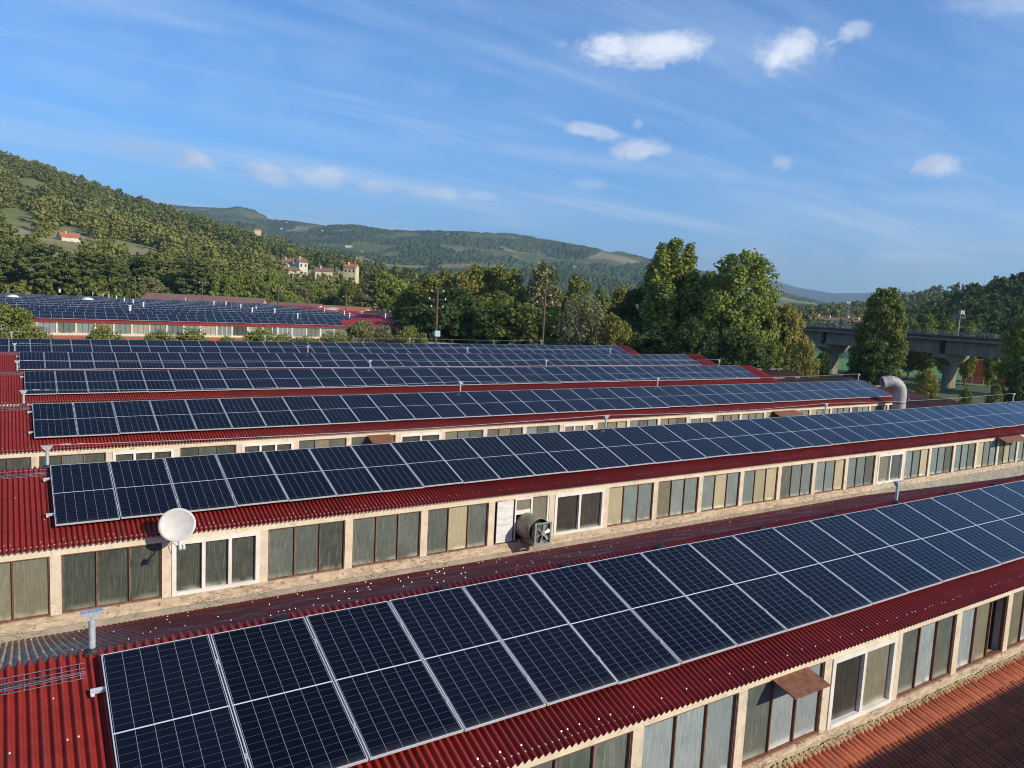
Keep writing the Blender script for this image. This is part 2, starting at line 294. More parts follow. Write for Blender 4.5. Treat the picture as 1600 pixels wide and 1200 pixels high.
# ------------------------------------------------------------------ mesh helpers
class MB:
    def __init__(s): s.v = []; s.f = []; s.mi = []; s.k = 0
    def add(s, v, f, mi=0):
        o = len(s.v); s.v += [tuple(map(float, p)) for p in v]; s.f += [tuple(i+o for i in q) for q in f]; s.mi += [mi]*len(f)
    def box(s, x0, x1, y0, y1, z0, z1, mi=0):
        s.add([(x0, y0, z0), (x1, y0, z0), (x1, y1, z0), (x0, y1, z0), (x0, y0, z1), (x1, y0, z1), (x1, y1, z1), (x0, y1, z1)],
              [(0, 3, 2, 1), (4, 5, 6, 7), (0, 1, 5, 4), (1, 2, 6, 5), (2, 3, 7, 6), (3, 0, 4, 7)], mi)
    def hexa(s, b4, t4, mi=0):
        s.add(list(b4)+list(t4), [(0, 3, 2, 1), (4, 5, 6, 7), (0, 1, 5, 4), (1, 2, 6, 5), (2, 3, 7, 6), (3, 0, 4, 7)], mi)
    def tube(s, pts, r, n=8, mi=0, cap=True):
        pts = [Vector(p) for p in pts]; rs = r if isinstance(r, (list, tuple)) else [r]*len(pts)
        V = []; F = []; pa = None
        for i, p in enumerate(pts):
            t = (pts[min(i+1, len(pts)-1)]-pts[max(i-1, 0)]).normalized()
            if pa is None: pa = t.orthogonal().normalized()
            pa = (pa-t*pa.dot(t)).normalized(); pb = t.cross(pa)
            for k in range(n):
                a = 2*pi*k/n; V.append(p+(pa*cos(a)+pb*sin(a))*rs[i])
        for i in range(len(pts)-1):
            for k in range(n):
                k2 = (k+1) % n; F.append((i*n+k, i*n+k2, (i+1)*n+k2, (i+1)*n+k))
        if cap: F.append(tuple(range(n-1, -1, -1))); F.append(tuple((len(pts)-1)*n+k for k in range(n)))
        s.add(V, F, mi)
    def build(s, name, mats, parent=None, smooth=False):
        me = bpy.data.meshes.new(name); me.from_pydata(s.v, [], s.f)
        for q in (mats if isinstance(mats, (list, tuple)) else [mats]): me.materials.append(q)
        me.polygons.foreach_set('material_index', s.mi)
        if smooth: me.polygons.foreach_set('use_smooth', [True]*len(s.f))
        me.update(); return link(name, me, parent)
def link(name, me, parent=None):
    o = bpy.data.objects.new(name, me); COL.objects.link(o)
    if parent is not None: o.parent = parent
    return o
def npmesh(name, V, Q, mats, smooth=False, tint=None, mi=None):
    """V (n,3) float, Q (m,4) int"""
    me = bpy.data.meshes.new(name); me.vertices.add(len(V)); me.vertices.foreach_set('co', np.asarray(V, np.float32).ravel())
    m_ = len(Q); me.loops.add(m_*4); me.loops.foreach_set('vertex_index', np.asarray(Q, np.int32).ravel())
    me.polygons.add(m_); me.polygons.foreach_set('loop_start', np.arange(0, m_*4, 4, dtype=np.int32)); me.polygons.foreach_set('loop_total', np.full(m_, 4, np.int32))
    for q in (mats if isinstance(mats, (list, tuple)) else [mats]): me.materials.append(q)
    if mi is not None: me.polygons.foreach_set('material_index', np.asarray(mi, np.int32))
    if smooth: me.polygons.foreach_set('use_smooth', np.ones(m_, bool))
    me.update(calc_edges=True)
    if tint is not None:
        a = me.attributes.new('tint', 'FLOAT', 'FACE'); a.data.foreach_set('value', np.asarray(tint, np.float32))
    return me
def empty(name, loc=(0, 0, 0)):
    o = bpy.data.objects.new(name, None); o.location = loc; o.empty_display_size = .2; COL.objects.link(o); return o
def tag(o, label=None, cat=None, group=None, kind=None):
    if label: o['label'] = label
    if cat: o['category'] = cat
    if group: o['group'] = group
    if kind: o['kind'] = kind
    return o
def shift(o, root):     # parts are modelled in world coordinates: make them relative to the root
    o.location = -root.location; return o

def corr(name, x0, x1, prof, period, amp, mats, parent, spp=8, ext=None):
    """corrugated sheet: waves across X, profile = list of (y, z) down the slope; a real thin sheet with a rim"""
    nx = int((x1-x0)/period*spp); xs = np.linspace(x0, x1, nx+1)
    P = np.array(prof, float); T = np.gradient(P, axis=0); T /= np.linalg.norm(T, axis=1)[:, None]
    N = np.stack([-T[:, 1], T[:, 0]], 1); N *= np.sign(N[:, 1:2]+1e-9)
    ph = (xs/period) % 1.0
    wv = amp*np.cos(2*pi*ph)
    V = np.zeros((len(P), nx+1, 3)); V[:, :, 0] = xs[None]
    V[:, :, 1] = P[:, 0:1]+N[:, 0:1]*wv[None]; V[:, :, 2] = P[:, 1:2]+N[:, 1:2]*wv[None]
    i = np.arange(len(P)-1)[:, None]*(nx+1)+np.arange(nx)[None]; q = np.stack([i, i+1, i+nx+2, i+nx+1], -1).reshape(-1, 4)
    return link(name, npmesh(name, V.reshape(-1, 3), q, mats, smooth=True), parent)

# ================================================================== near factory hall
ROWY = [0, 9.985, 19.66, 29.85, 39.85, 49.85]
tanS = tan(SL)
XL = -7.0
ROWX1 = [27.0, 51.0, 46.6, 47.6, 52.6, 52.6]       # right ends of the roofs
hall = empty('factory_hall', (20, 25, -7.5))
tag(hall, 'nearest long factory hall with red corrugated sawtooth roofs and cream window walls', 'factory building')
H = lambda o: shift(o, hall)
EAVE = 2.637; WALL = 2.50
def rz(y, Y): return -.13 + (y-Y)*tanS     # roof plane height
foot = lambda r: (ROWY[r+1]-WALL if r < 5 else ROWY[5]+7.4, -2.79)
for r, Y in enumerate(ROWY):
    x1 = ROWX1[r]; spp = 10 if r < 2 else 6
    # front slope with the turned-over ridge
    pr = [(Y-EAVE, rz(Y-EAVE, Y)), (Y-1.2, rz(Y-1.2, Y)), (Y+.12, rz(Y+.12, Y)), (Y+.19, rz(Y+.19, Y)+.006), (Y+.25, rz(Y+.24, Y)+.006), (Y+.31, rz(Y+.24, Y)-.02), (Y+.35, rz(Y+.24, Y)-.06)]
    H(corr('front_roof', XL, x1, pr, .096, .030, M['red'], hall, spp))
    # rear slope, slightly hollow
    fy, fz = foot(r); y0, z0 = Y+.285, rz(Y+.24, Y)-.05
    t = np.linspace(0, 1, 9)
    pr = [(y0+(fy-.02-y0)*a, z0+(fz-z0)*(a+.05*a*(1-a))) for a in t]
    o = H(corr('rear_roof', XL, x1, pr, .096, .017, M['maroon'], hall, spp))
    # screws
    sc = MB(); rr = random.Random(r)
    def screw(x, y, z, s_=.0085):
        sc.add([(x-s_, y-s_, z), (x+s_, y-s_, z), (x+s_, y+s_, z), (x-s_, y+s_, z), (x, y, z+.016)], [(0, 1, 4), (1, 2, 4), (2, 3, 4), (3, 0, 4)])
    if r < 3:
        for k in range(int((x1-XL)/.192)):
            x = XL+.096*(2*k)
            for yy in ((Y-2.45), (Y-.9)):
                if rr.random() < (.62 if yy < Y-2 else .25) and (yy < Y-2 or x < -.1): screw(x+rr.choice((0, .096)), yy+rr.uniform(-.02, .02), rz(yy, Y)+.028, .011)
            if x < -.2 and rr.random() < .5: yy = Y-rr.choice((.35, .8, 1.3, 1.75)); screw(x, yy, rz(yy, Y)+.028)
        if r < 2:
            for k in range(int((x1-XL)/.096*.85)):
                x = XL+.096*round(k/.85)
                a = rr.choice((.05, .13, .22, .34, .46, .6, .74, .88))+rr.uniform(-.012, .012)
                screw(x+rr.uniform(-.01, .01), y0+(fy-y0)*a, z0+(fz-z0)*(a+.05*a*(1-a))+.013)
        q = sc.build('roof_screws', M['screw'], hall); H(q); tag(q, kind='stuff')
    # end wall under the right end of the roof + flashing
    e = MB()
    e.add([(x1-.05, Y-WALL, -7.5), (x1-.05, foot(r)[0], -7.5), (x1-.05, foot(r)[0], foot(r)[1]-.03), (x1-.05, Y+.28, -.12), (x1-.05, Y-WALL, rz(Y-WALL, Y)-.03)], [(0, 1, 2, 3, 4)], 0)
    H(e.build('end_wall', M['cream'], hall))
    e = MB(); e.hexa([(x1-.02, Y-EAVE-.03, rz(Y-EAVE, Y)-.12), (x1+.03, Y-EAVE-.03, rz(Y-EAVE, Y)-.12), (x1+.03, Y+.33, -.18), (x1-.02, Y+.33, -.18)],
                     [(x1-.10, Y-EAVE-.03, rz(Y-EAVE, Y)+.03), (x1+.03, Y-EAVE-.03, rz(Y-EAVE, Y)+.03), (x1+.03, Y+.33, .0), (x1-.10, Y+.33, .0)])
    H(e.build('verge_flashing', M['red'], hall))

# window walls. z levels measured on the wall plane
ZT, ZB, ZS, ZC = -1.215, -2.405, -2.635, -2.80
def wallrow(r, xa, pitch, kmin, kmax, spec, mainrow=True):
    Y = ROWY[r]; yw = Y-WALL; x1 = ROWX1[r]
    # upper beam and lower beam
    mb = MB()
    ztop = rz(yw, Y)-.02
    mb.box(XL, x1-.06, yw, yw+.22, ZT, ztop)
    mb.box(XL, x1-.06, yw-.03, yw-.001, ztop-.09, ztop-.035)        # plaster lip under the sheets
    H(mb.build('window_wall_beam', M['cream'], hall))
    mb = MB(); mb.box(XL, x1-.06, yw-.045, yw+.22, ZS, ZB)
    # broken plaster patches
    rr = random.Random(50+r); x = XL
    if r < 3:
        while x < x1-1:
            x += rr.uniform(.4, 2.6); L_ = rr.uniform(.05, .4)
            mb.box(x, x+L_, yw-.045-rr.uniform(.004, .014), yw-.046, ZS+rr.uniform(-.02, .03), ZS+rr.uniform(.05, .09)); x += L_
    H(mb.build('window_sill', M['sill'], hall))
    mb = MB(); mb.box(XL, x1-.06, yw-.075, yw+.22, -3.1, ZS-.003)
    H(mb.build('gutter_kerb', M['curb'] if r > 0 else M['sill'], hall))
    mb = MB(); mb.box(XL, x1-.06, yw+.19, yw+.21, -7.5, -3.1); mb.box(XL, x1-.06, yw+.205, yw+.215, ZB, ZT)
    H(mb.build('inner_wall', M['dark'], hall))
    for k in range(kmin, kmax+2):
        x = xa+pitch*k
        if x > x1-.3: continue
        pil = MB(); pil.box(x-.095, x+.095, yw-.012, yw+.20, ZB, ZT); H(pil.build('pillar', M['pillar'], hall))
    for k in range(kmin, kmax+1):
        xl = xa+pitch*k+.095; xr = xa+pitch*(k+1)-.095
        if xr > x1-.2: continue
        sp_ = spec.get(k) or spec.get('d')(k)
        window(r, xl, xr, yw, sp_)
def window(r, xl, xr, yw, sp_):
    kind, panes = sp_[0], sp_[1]
    cx = (xl+xr)/2
    root = MB()
    if kind == 'w':
        root.box(xl, xl+.085, yw-.03, yw+.07, ZB, ZT); root.box(xr-.085, xr, yw-.03, yw+.07, ZB, ZT)
        root.box(xl+.085, xr-.085, yw-.03, yw+.07, ZT-.09, ZT); root.box(xl+.085, xr-.085, yw-.035, yw+.07, ZB, ZB+.075)
        a, b_ = xl+.085, xr-.085; n_ = len(panes); step_ = (b_-a)/n_
        for i in range(1, n_): root.box(a+step_*i-.035, a+step_*i+.035, yw-.025, yw+.06, ZB+.075, ZT-.09)
        o = root.build('window', M['white'], hall); zt, zb, yp, g = ZT-.09, ZB+.075, yw+.045, .035
    else:
        t_ = .022
        root.box(xl, xl+t_, yw+.01, yw+.07, ZB, ZT); root.box(xr-t_, xr, yw+.01, yw+.07, ZB, ZT)
        root.box(xl+t_, xr-t_, yw+.01, yw+.07, ZT-t_, ZT); root.box(xl+t_, xr-t_, yw-.005, yw+.07, ZB, ZB+.03)
        a, b_ = xl+t_, xr-t_; n_ = len(panes); step_ = (b_-a)/n_
        for i in range(1, n_): root.box(a+step_*i-.010, a+step_*i+.010, yw+.012, yw+.065, ZB+.03, ZT-t_)
        o = root.build('window', M['rust'], hall); zt, zb, yp, g = ZT-t_, ZB+.03, yw+.05, .014
    H(o); o['label'] = 'white framed window' if kind == 'w' else 'rusty steel framed window'
    for i, p in enumerate(panes):
        if p == '.': continue
        q = MB(); x_a = a+step_*i+(g if i else 0); x_b = a+step_*(i+1)-(g if i < n_-1 else 0)
        tl = random.uniform(-.006, .006)
        w_ = x_b-x_a; h_ = zt-zb
        q.hexa([(0, -tl, 0), (w_, tl, 0), (w_, .008+tl, 0), (0, .008-tl, 0)], [(0, -tl, h_), (w_, tl, h_), (w_, .008+tl, h_), (0, .008-tl, h_)])
        po = q.build('window_pane', G[p], o); po.location = (x_a, yp, zb)
        if p == 'Y': po['label'] = 'yellowed plastic pane'
def rndpane(k):
    rr = random.Random(k*31+5); base_ = 'T' if k > 6 else 'G'
    return ('n', ''.join(rr.choice([base_, base_, base_, 'G', 'Y' if rr.random() < .4 else 'O']) for _ in range(3)))
spec1 = {-2: ('n', 'GOO'), -1: ('n', 'OOO'), 0: ('n', 'DDD'), 1: ('w', 'DDD'), 2: ('n', 'GGD'), 3: ('n', 'GGG'), 4: ('n', 'GYG'), 5: ('x', '...'), 6: ('w', 'KK'),
         7: ('n', 'YTT'), 8: ('n', 'OTT'), 9: ('n', 'TYT'), 10: ('n', 'TYY'), 11: ('n', 'GTT'), 12: ('n', 'TTY'), 13: ('n', 'TTG'), 14: ('w', 'OG'), 15: ('n', 'TTY'),
         16: ('n', 'TTG'), 17: ('n', 'TTG'), 18: ('n', 'YTT'), 19: ('n', 'GYT'), 'd': rndpane}
spec0 = {-1: ('n', 'GGG'), -2: ('n', 'KKL'), 0: ('n', 'BBB'), 1: ('n', 'GBB'), 2: ('w', 'KO'), 3: ('n', 'GBG'), 4: ('n', 'BO.'), 5: ('n', 'OBB'), 'd': rndpane}
spec2 = {-1: ('n', 'DDD'), 0: ('n', 'DGD'), 1: ('w', 'DDD'), 2: ('n', 'DGD'), 3: ('w', 'DDD'), 4: ('n', 'GOG'), 5: ('n', 'GGG'), 6: ('w', 'DD'), 7: ('n', 'OGG'), 8: ('n', 'GOG'),
         9: ('n', 'TGT'), 10: ('w', 'OOO'), 11: ('n', 'OOL'), 12: ('n', 'TGT'), 13: ('n', 'OOG'), 14: ('w', 'OO'), 15: ('n', 'OOT'), 'd': rndpane}
wallrow(0, 5.84, 2.01, -6, 8, spec0)
wallrow(1, -.133, 1.99, -3, 23, spec1)
wallrow(2, -.239, 1.965, -3, 22, spec2)
for r in (3, 4, 5):      # only slivers show: panes drawn together
    Y = ROWY[r]; yw = Y-WALL; mb = MB(); mb.box(XL, ROWX1[r]-.06, yw, yw+.2, -7.5, rz(yw, Y)-.02)
    H(mb.build('window_wall', M['cream'], hall)); mb = MB()
    for k in range(26):
        x = -3+1.98*k
        if x < ROWX1[r]-2:
            for i in range(3): mb.box(x+.12+.59*i, x+.68+.59*i, yw-.012, yw-.001, ZB, ZT)
    q = H(mb.build('window_strip', G['G'], hall)); tag(q, kind='stuff')

# the bay with the fan: white board, small upper pane, right pane
xl = -.133+1.99*5+.095; xr = -.133+1.99*6-.095; yw = ROWY[1]-WALL
mb = MB(); mb.hexa([(xl+.10, yw+.02, ZB+.02), (xl+.60, yw+.0, ZB+.02), (xl+.60, yw+.03, ZB+.02), (xl+.10, yw+.05, ZB+.02)], [(xl+.10, yw+.02, ZT-.01), (xl+.60, yw+.0, ZT-.01), (xl+.60, yw+.03, ZT-.01), (xl+.10, yw+.05, ZT-.01)])
H(mb.build('board_panel', M['board'], hall))
mb = MB(); mb.box(xl+.68, xl+1.18, yw+.02, yw+.05, ZB+.74, ZB+.86); mb.box(xl+1.18, xl+1.235, yw, yw+.05, ZB, ZT); mb.box(xr-.06, xr, yw, yw+.05, ZB, ZT); mb.box(xl+.66, xl+.70, yw, yw+.05, ZB, ZT); mb.box(xl+.70, xl+1.18, yw, yw+.05, ZT-.04, ZT)
H(mb.build('patch_frame', M['white'], hall))
for a, b_, c_, d_, g_ in ((xl+.70, xl+1.18, ZB+.86, ZT-.04, 'O'), (xl+1.235, xr-.06, ZB+.02, ZT-.04, 'O')):
    mb = MB(); mb.box(a, b_, yw+.03, yw+.04, c_, d_); H(mb.build('window_pane', G[g_], hall))
# rusty canopies fixed over window heads
def canopy(pts, r, drop, out):
    yw = ROWY[r]-WALL
    A = onY(*pts[0], yw-.01); B = onY(*pts[1], yw-.01)
    mb = MB(); D_ = Vector((0, -out, -drop)); th = Vector((0, 0, .02)); A, B = Vector(A), Vector(B); B.z = A.z
    mb.hexa([A, B, B+D_, A+D_], [A+th, B+th, B+D_+th, A+D_+th])
    q = H(mb.build('rusty_canopy', M['rust'], hall)); return q
canopy(((1207, 1064), (1262, 1046)), 0, .10, .40)
canopy(((1556, 682), (1590, 678)), 1, .22, .5)
canopy(((574, 681), (609, 678)), 2, .2, .5)
canopy(((1207, 643), (1242, 641)), 2, .2, .5)

# ------------------------------------------------------------------ solar arrays
PWd, PLn, PIT_X = 1.134, 2.278, 1.1547
TH = .035
def pv_meshes():
    # local frame: x across, y up the slope, z normal; origin = top-left corner of the glass face
    me = bpy.data.meshes.new('panel_glass')
    f_ = .011
    v = [(f_, -PLn+f_, -.002), (PWd-f_, -PLn+f_, -.002), (PWd-f_, -f_, -.002), (f_, -f_, -.002), (f_, -PLn+f_, -.03), (PWd-f_, -PLn+f_, -.03), (PWd-f_, -f_, -.03), (f_, -f_, -.03)]
    me.from_pydata(v, [], [(0, 1, 2, 3), (7, 6, 5, 4)]); me.materials.append(M['pv'])
    uvl = me.uv_layers.new(name='UVMap')
    g_ = .012
    co = [(-g_, -g_/2), (1+g_, -g_/2), (1+g_, 1+g_/2), (-g_, 1+g_/2)]
    for i, c_ in enumerate(co): uvl.data[i].uv = c_
    for i in range(4, 8): uvl.data[i].uv = (.5, .27)
    fr = MB(); fr.box(0, f_, -PLn, 0, -TH, 0); fr.box(PWd-f_, PWd, -PLn, 0, -TH, 0); fr.box(f_, PWd-f_, -PLn, -PLn+f_, -TH, 0); fr.box(f_, PWd-f_, -f_, 0, -TH, 0)
    fm = bpy.data.meshes.new('panel_frame'); fm.from_pydata(fr.v, [], fr.f); fm.materials.append(M['alu'])
    return me, fm
PG, PF = pv_meshes()
cl = MB(); cl.box(-.021, .021, -.03, .03, -.03, .006); cl.box(-.007, .007, -.007, .007, .006, .016)
CLM = bpy.data.meshes.new('clamp'); CLM.from_pydata(cl.v, [], cl.f); CLM.materials.append(M['galv'])
bk = MB(); bk.box(-.09, .09, 0, .09, -.05, .005); bk.box(-.05, .05, .02, .07, .005, .02)
BKM = bpy.data.meshes.new('ridge_clip'); BKM.from_pydata(bk.v, [], bk.f); BKM.materials.append(M['blackpl'])
def array(x0, Y, z0, n, label, group, frames=True, clamps=True, rails=True, gaps=(), clips=False):
    root = empty('solar_array', (x0, Y, z0)); root.rotation_euler = (SL, 0, 0)
    tag(root, label, 'solar array', group)
    rr = random.Random(int(Y*7))
    for i in range(n):
        if i in gaps: continue
        p = link('solar_panel', PG, root); p.location = (i*PIT_X, 0, rr.uniform(-.003, .003)); p.rotation_euler = (rr.gauss(0, .0030), rr.gauss(0, .0040), 0)
        if frames:
            f_ = link('panel_frame', PF, p)
    if clamps:
        for i in range(1, n):
            for t_ in (.20, .80):
                q = link('clamp', CLM, root); q.location = (i*PIT_X-.0105, -PLn*t_, 0)
    if clips:
        for i in range(2, n, 2):
            if i % 2 == 0:
                q = link('ridge_clip', BKM, root); q.location = (i*PIT_X-.35+rr.uniform(-.3, .3), .03, -.03)
    if rails:
        for t_ in (.20, .80):
            q = MB(); q.box(-.14, n*PIT_X+.1, -PLn*t_-.02, -PLn*t_+.02, -.082, -.037); q.box(-.135, -.10, -PLn*t_-.045, -PLn*t_+.045, -.093, -.082)
            q.build('mounting_rail', M['alu'], root)
    return root
GA = 'solar arrays on the nearer hall'
array(0, 0, 0, 24, 'foreground solar array, largest row, on the nearest red roof', GA, clips=True)
array(-.11, ROWY[1], .03, 42, 'second solar array from the front, above the wall with the satellite dish', GA)
array(-.24, ROWY[2], .02, 40, 'third solar array from the front, ending at the curved grey duct', GA)
array(-.33, ROWY[3], .0, 40, 'fourth solar array from the front, behind the white window strip', GA, clamps=False)
array(-.43, ROWY[4], -.02, 44, 'fifth solar array from the front, second from the back of the near hall', GA, clamps=False)
array(-4.35, ROWY[5], .0, 48, 'rearmost solar array of the near hall, in front of the shrubs', GA, clamps=False)

# ------------------------------------------------------------------ lifeline posts, cables, trays
def post(r, x, h, label):
    Y = ROWY[r]+.24; zb = rz(Y, ROWY[r])
    root = empty('lifeline_post', (x, Y, zb)); tag(root, label, 'anchor post', 'galvanised posts on the roof ridges')
    mb = MB(); mb.tube([(0, 0, 0), (0, 0, h)], .036, 12); mb.build('post_tube', M['galv'], root, smooth=False)
    mb = MB(); mb.box(-.08, .08, -.07, .07, -.02, .01); mb.tube([(0, 0, .01), (0, 0, .05)], [.075, .04], 10); mb.build('post_base', M['cable'], root)
    mb = MB(); mb.hexa([(-.05, -.04, h-.06), (.05, -.04, h-.06), (.05, .04, h-.06), (-.05, .04, h-.06)], [(-.105, -.05, h+.03), (.105, -.05, h+.03), (.105, .05, h+.03), (-.105, .05, h+.03)])
    mb.box(-.115, .115, -.055, .055, h+.03, h+.042); mb.tube([(0, -.05, h-.015), (0, -.06, h-.015)], .012, 6); mb.build('post_bracket', M['galv'], root)
    return Vector((x, Y, zb+h+.05))
tops = {}
def px_x(u, v, r): return float(onY(u, v, ROWY[r]+.24)[0])
PX = {0: [(144, 1016), (1400, 783)], 1: [(74, 724), (946, 668), (1289, 648), (1582, 632)], 2: [(37, 627), (719, 611), (1027, 602), (1341, 593)],
      3: [(27, 575), (578, 574), (853, 572), (1123, 570)], 4: [(23, 545), (481, 552), (730, 556), (953, 555)], 5: [(18, 524), (414, 532), (640, 536), (845, 540)]}
ordw = ['leftmost', 'second', 'third', 'fourth']; rown = ['nearest', 'second nearest', 'third nearest', 'fourth nearest', 'fifth nearest', 'rearmost']
for r, L_ in PX.items():
    tops[r] = []
    for i, (u, v) in enumerate(L_):
        tops[r].append(post(r, px_x(u, v, r), .44, '%s galvanised lifeline post with flared head on the %s red roof ridge' % (ordw[i], rown[r])))
for r in range(1, 6):
    mb = MB(); P_ = tops[r]
    for a, b_ in zip(P_[:-1], P_[1:]):
        n_ = 12; pts = [a.lerp(b_, t/n_)+Vector((0, 0, -.10*4*(t/n_)*(1-t/n_))) for t in range(n_+1)]
        mb.tube(pts, .0055, 5)
    a = P_[0]; mb.tube([a+Vector((.25, 0, -.003)), a+Vector((.45, 0, -.006))], .017, 6); mb.tube([a+Vector((.6, 0, -.008)), a+Vector((.72, 0, -.01))], .014, 6)
    q = mb.build('lifeline_cable', M['galv']); tag(q, 'thin steel lifeline cable strung along the %s red roof ridge' % rown[r], 'cable', 'lifeline cables on the roof ridges')
for r in range(5):
    mb = MB(); Y = ROWY[r]; xa, xb = XL+.5, -.16
    def P3(x, s_, h): return (x, Y+s_*cos(SL), -.13+.03+s_*sin(SL)+h)
    for s_, h in ((-.02, .0), (-.02, .06), (-.07, 0), (-.12, 0), (-.17, 0), (-.17, .06)):
        mb.tube([P3(xa, s_, h), P3(xb, s_, h)], .0035, 4)
    x = xa
    while x < xb:
        mb.tube([P3(x, -.02, .06), P3(x, -.02, 0), P3(x, -.17, 0), P3(x, -.17, .06)], .0035, 4); x += .17
    q = mb.build('cable_tray', M['lilac']); tag(q, 'wire mesh cable tray along the left end of the %s red ridge' % rown[r], 'cable tray', 'cable trays on the roof ridges')
    mb = MB()
    for j in range(3): mb.tube([P3(xa+.5*i, -.05-.035*j+random.uniform(-.01, .01), .012) for i in range(int((xb-xa)/.5)+1)], .007, 5)
    mb.build('tray_cables', M['cable'], q)

# ------------------------------------------------------------------ satellite dish
yw = ROWY[1]-WALL
def dish():
    c = Vector(onY(277, 820, yw-.46)); root = empty('satellite_dish', (c.x, yw, c.z-.35))
    tag(root, 'round off-white satellite dish on the window wall above the white three-pane window', 'satellite dish')
    nrm = Vector((-.34, -.88, .30)).normalized()
    R_ = .36; V = []; F = []; nr, na = 7, 40
    ax = Vector((1, 0, 0)); ax = (ax-nrm*ax.dot(nrm)).normalized(); ay = nrm.cross(ax)
    base = c-Vector(root.location)
    for side in (0, 1):
        for i in range(nr+1):
            rr_ = i/nr
            for k in range(na):
                a = 2*pi*k/na; V.append(base+ax*(cos(a)*rr_*R_)+ay*(sin(a)*rr_*R_*.93)+nrm*((rr_**2)*.075-.05-(.010 if side else 0)))
    o2 = (nr+1)*na
    for s_, o_ in ((0, 0), (1, o2)):
        for i in range(nr):
            for k in range(na):
                k2 = (k+1) % na; q = (o_+i*na+k, o_+i*na+k2, o_+(i+1)*na+k2, o_+(i+1)*na+k); F.append(q if not s_ else q[::-1])
    for k in range(na):
        k2 = (k+1) % na; F.append((nr*na+k, nr*na+k2, o2+nr*na+k2, o2+nr*na+k))
    mb = MB(); mb.add(V, F); mb.build('reflector', M['dish'], root, smooth=True)
    mb = MB(); b0 = base-ay*(R_*.93)*(1 if ay.z > 0 else -1)
    tip = base+Vector((-.03, -.50, -.32))
    mb.tube([b0+Vector((0, .05, 0)), b0+Vector((0, -.1, -.03)), tip], .013, 8); mb.build('feed_arm', M['galv'], root)
    mb = MB(); mb.tube([tip+Vector((0, -.03, -.03)), tip+Vector((0, .05, .04))], [.034, .028], 12); mb.tube([tip+Vector((.07, -.03, -.03)), tip+Vector((.07, .04, .03))], [.028, .024], 12); mb.box(tip.x-.02, tip.x+.09, tip.y-.01, tip.y+.01, tip.z-.045, tip.z-.02)
    mb.build('feed_horn', M['ceramic'], root)
    mb = MB(); mb.tube([(-.02, 0, -.05), (-.02, -.16, -.03), base+Vector((0, .19, -.05))], .02, 8); mb.box(-.08, .04, -.012, 0, -.13, .04); mb.box(base.x-.06, base.x+.06, base.y+.17, base.y+.23, base.z-.1, base.z+.1)
    mb.build('wall_bracket', M['galv'], root)
    mb = MB(); mb.tube([tip, tip+Vector((.02, .2, -.10)), tip+Vector((-.06, .42, -.02)), Vector((-.10, -.03, -.2)), Vector((-.05, -.02, -.38)), Vector((.02, -.02, -.2))], .005, 5); mb.build('dish_cable', M['cable'], root)
dish()

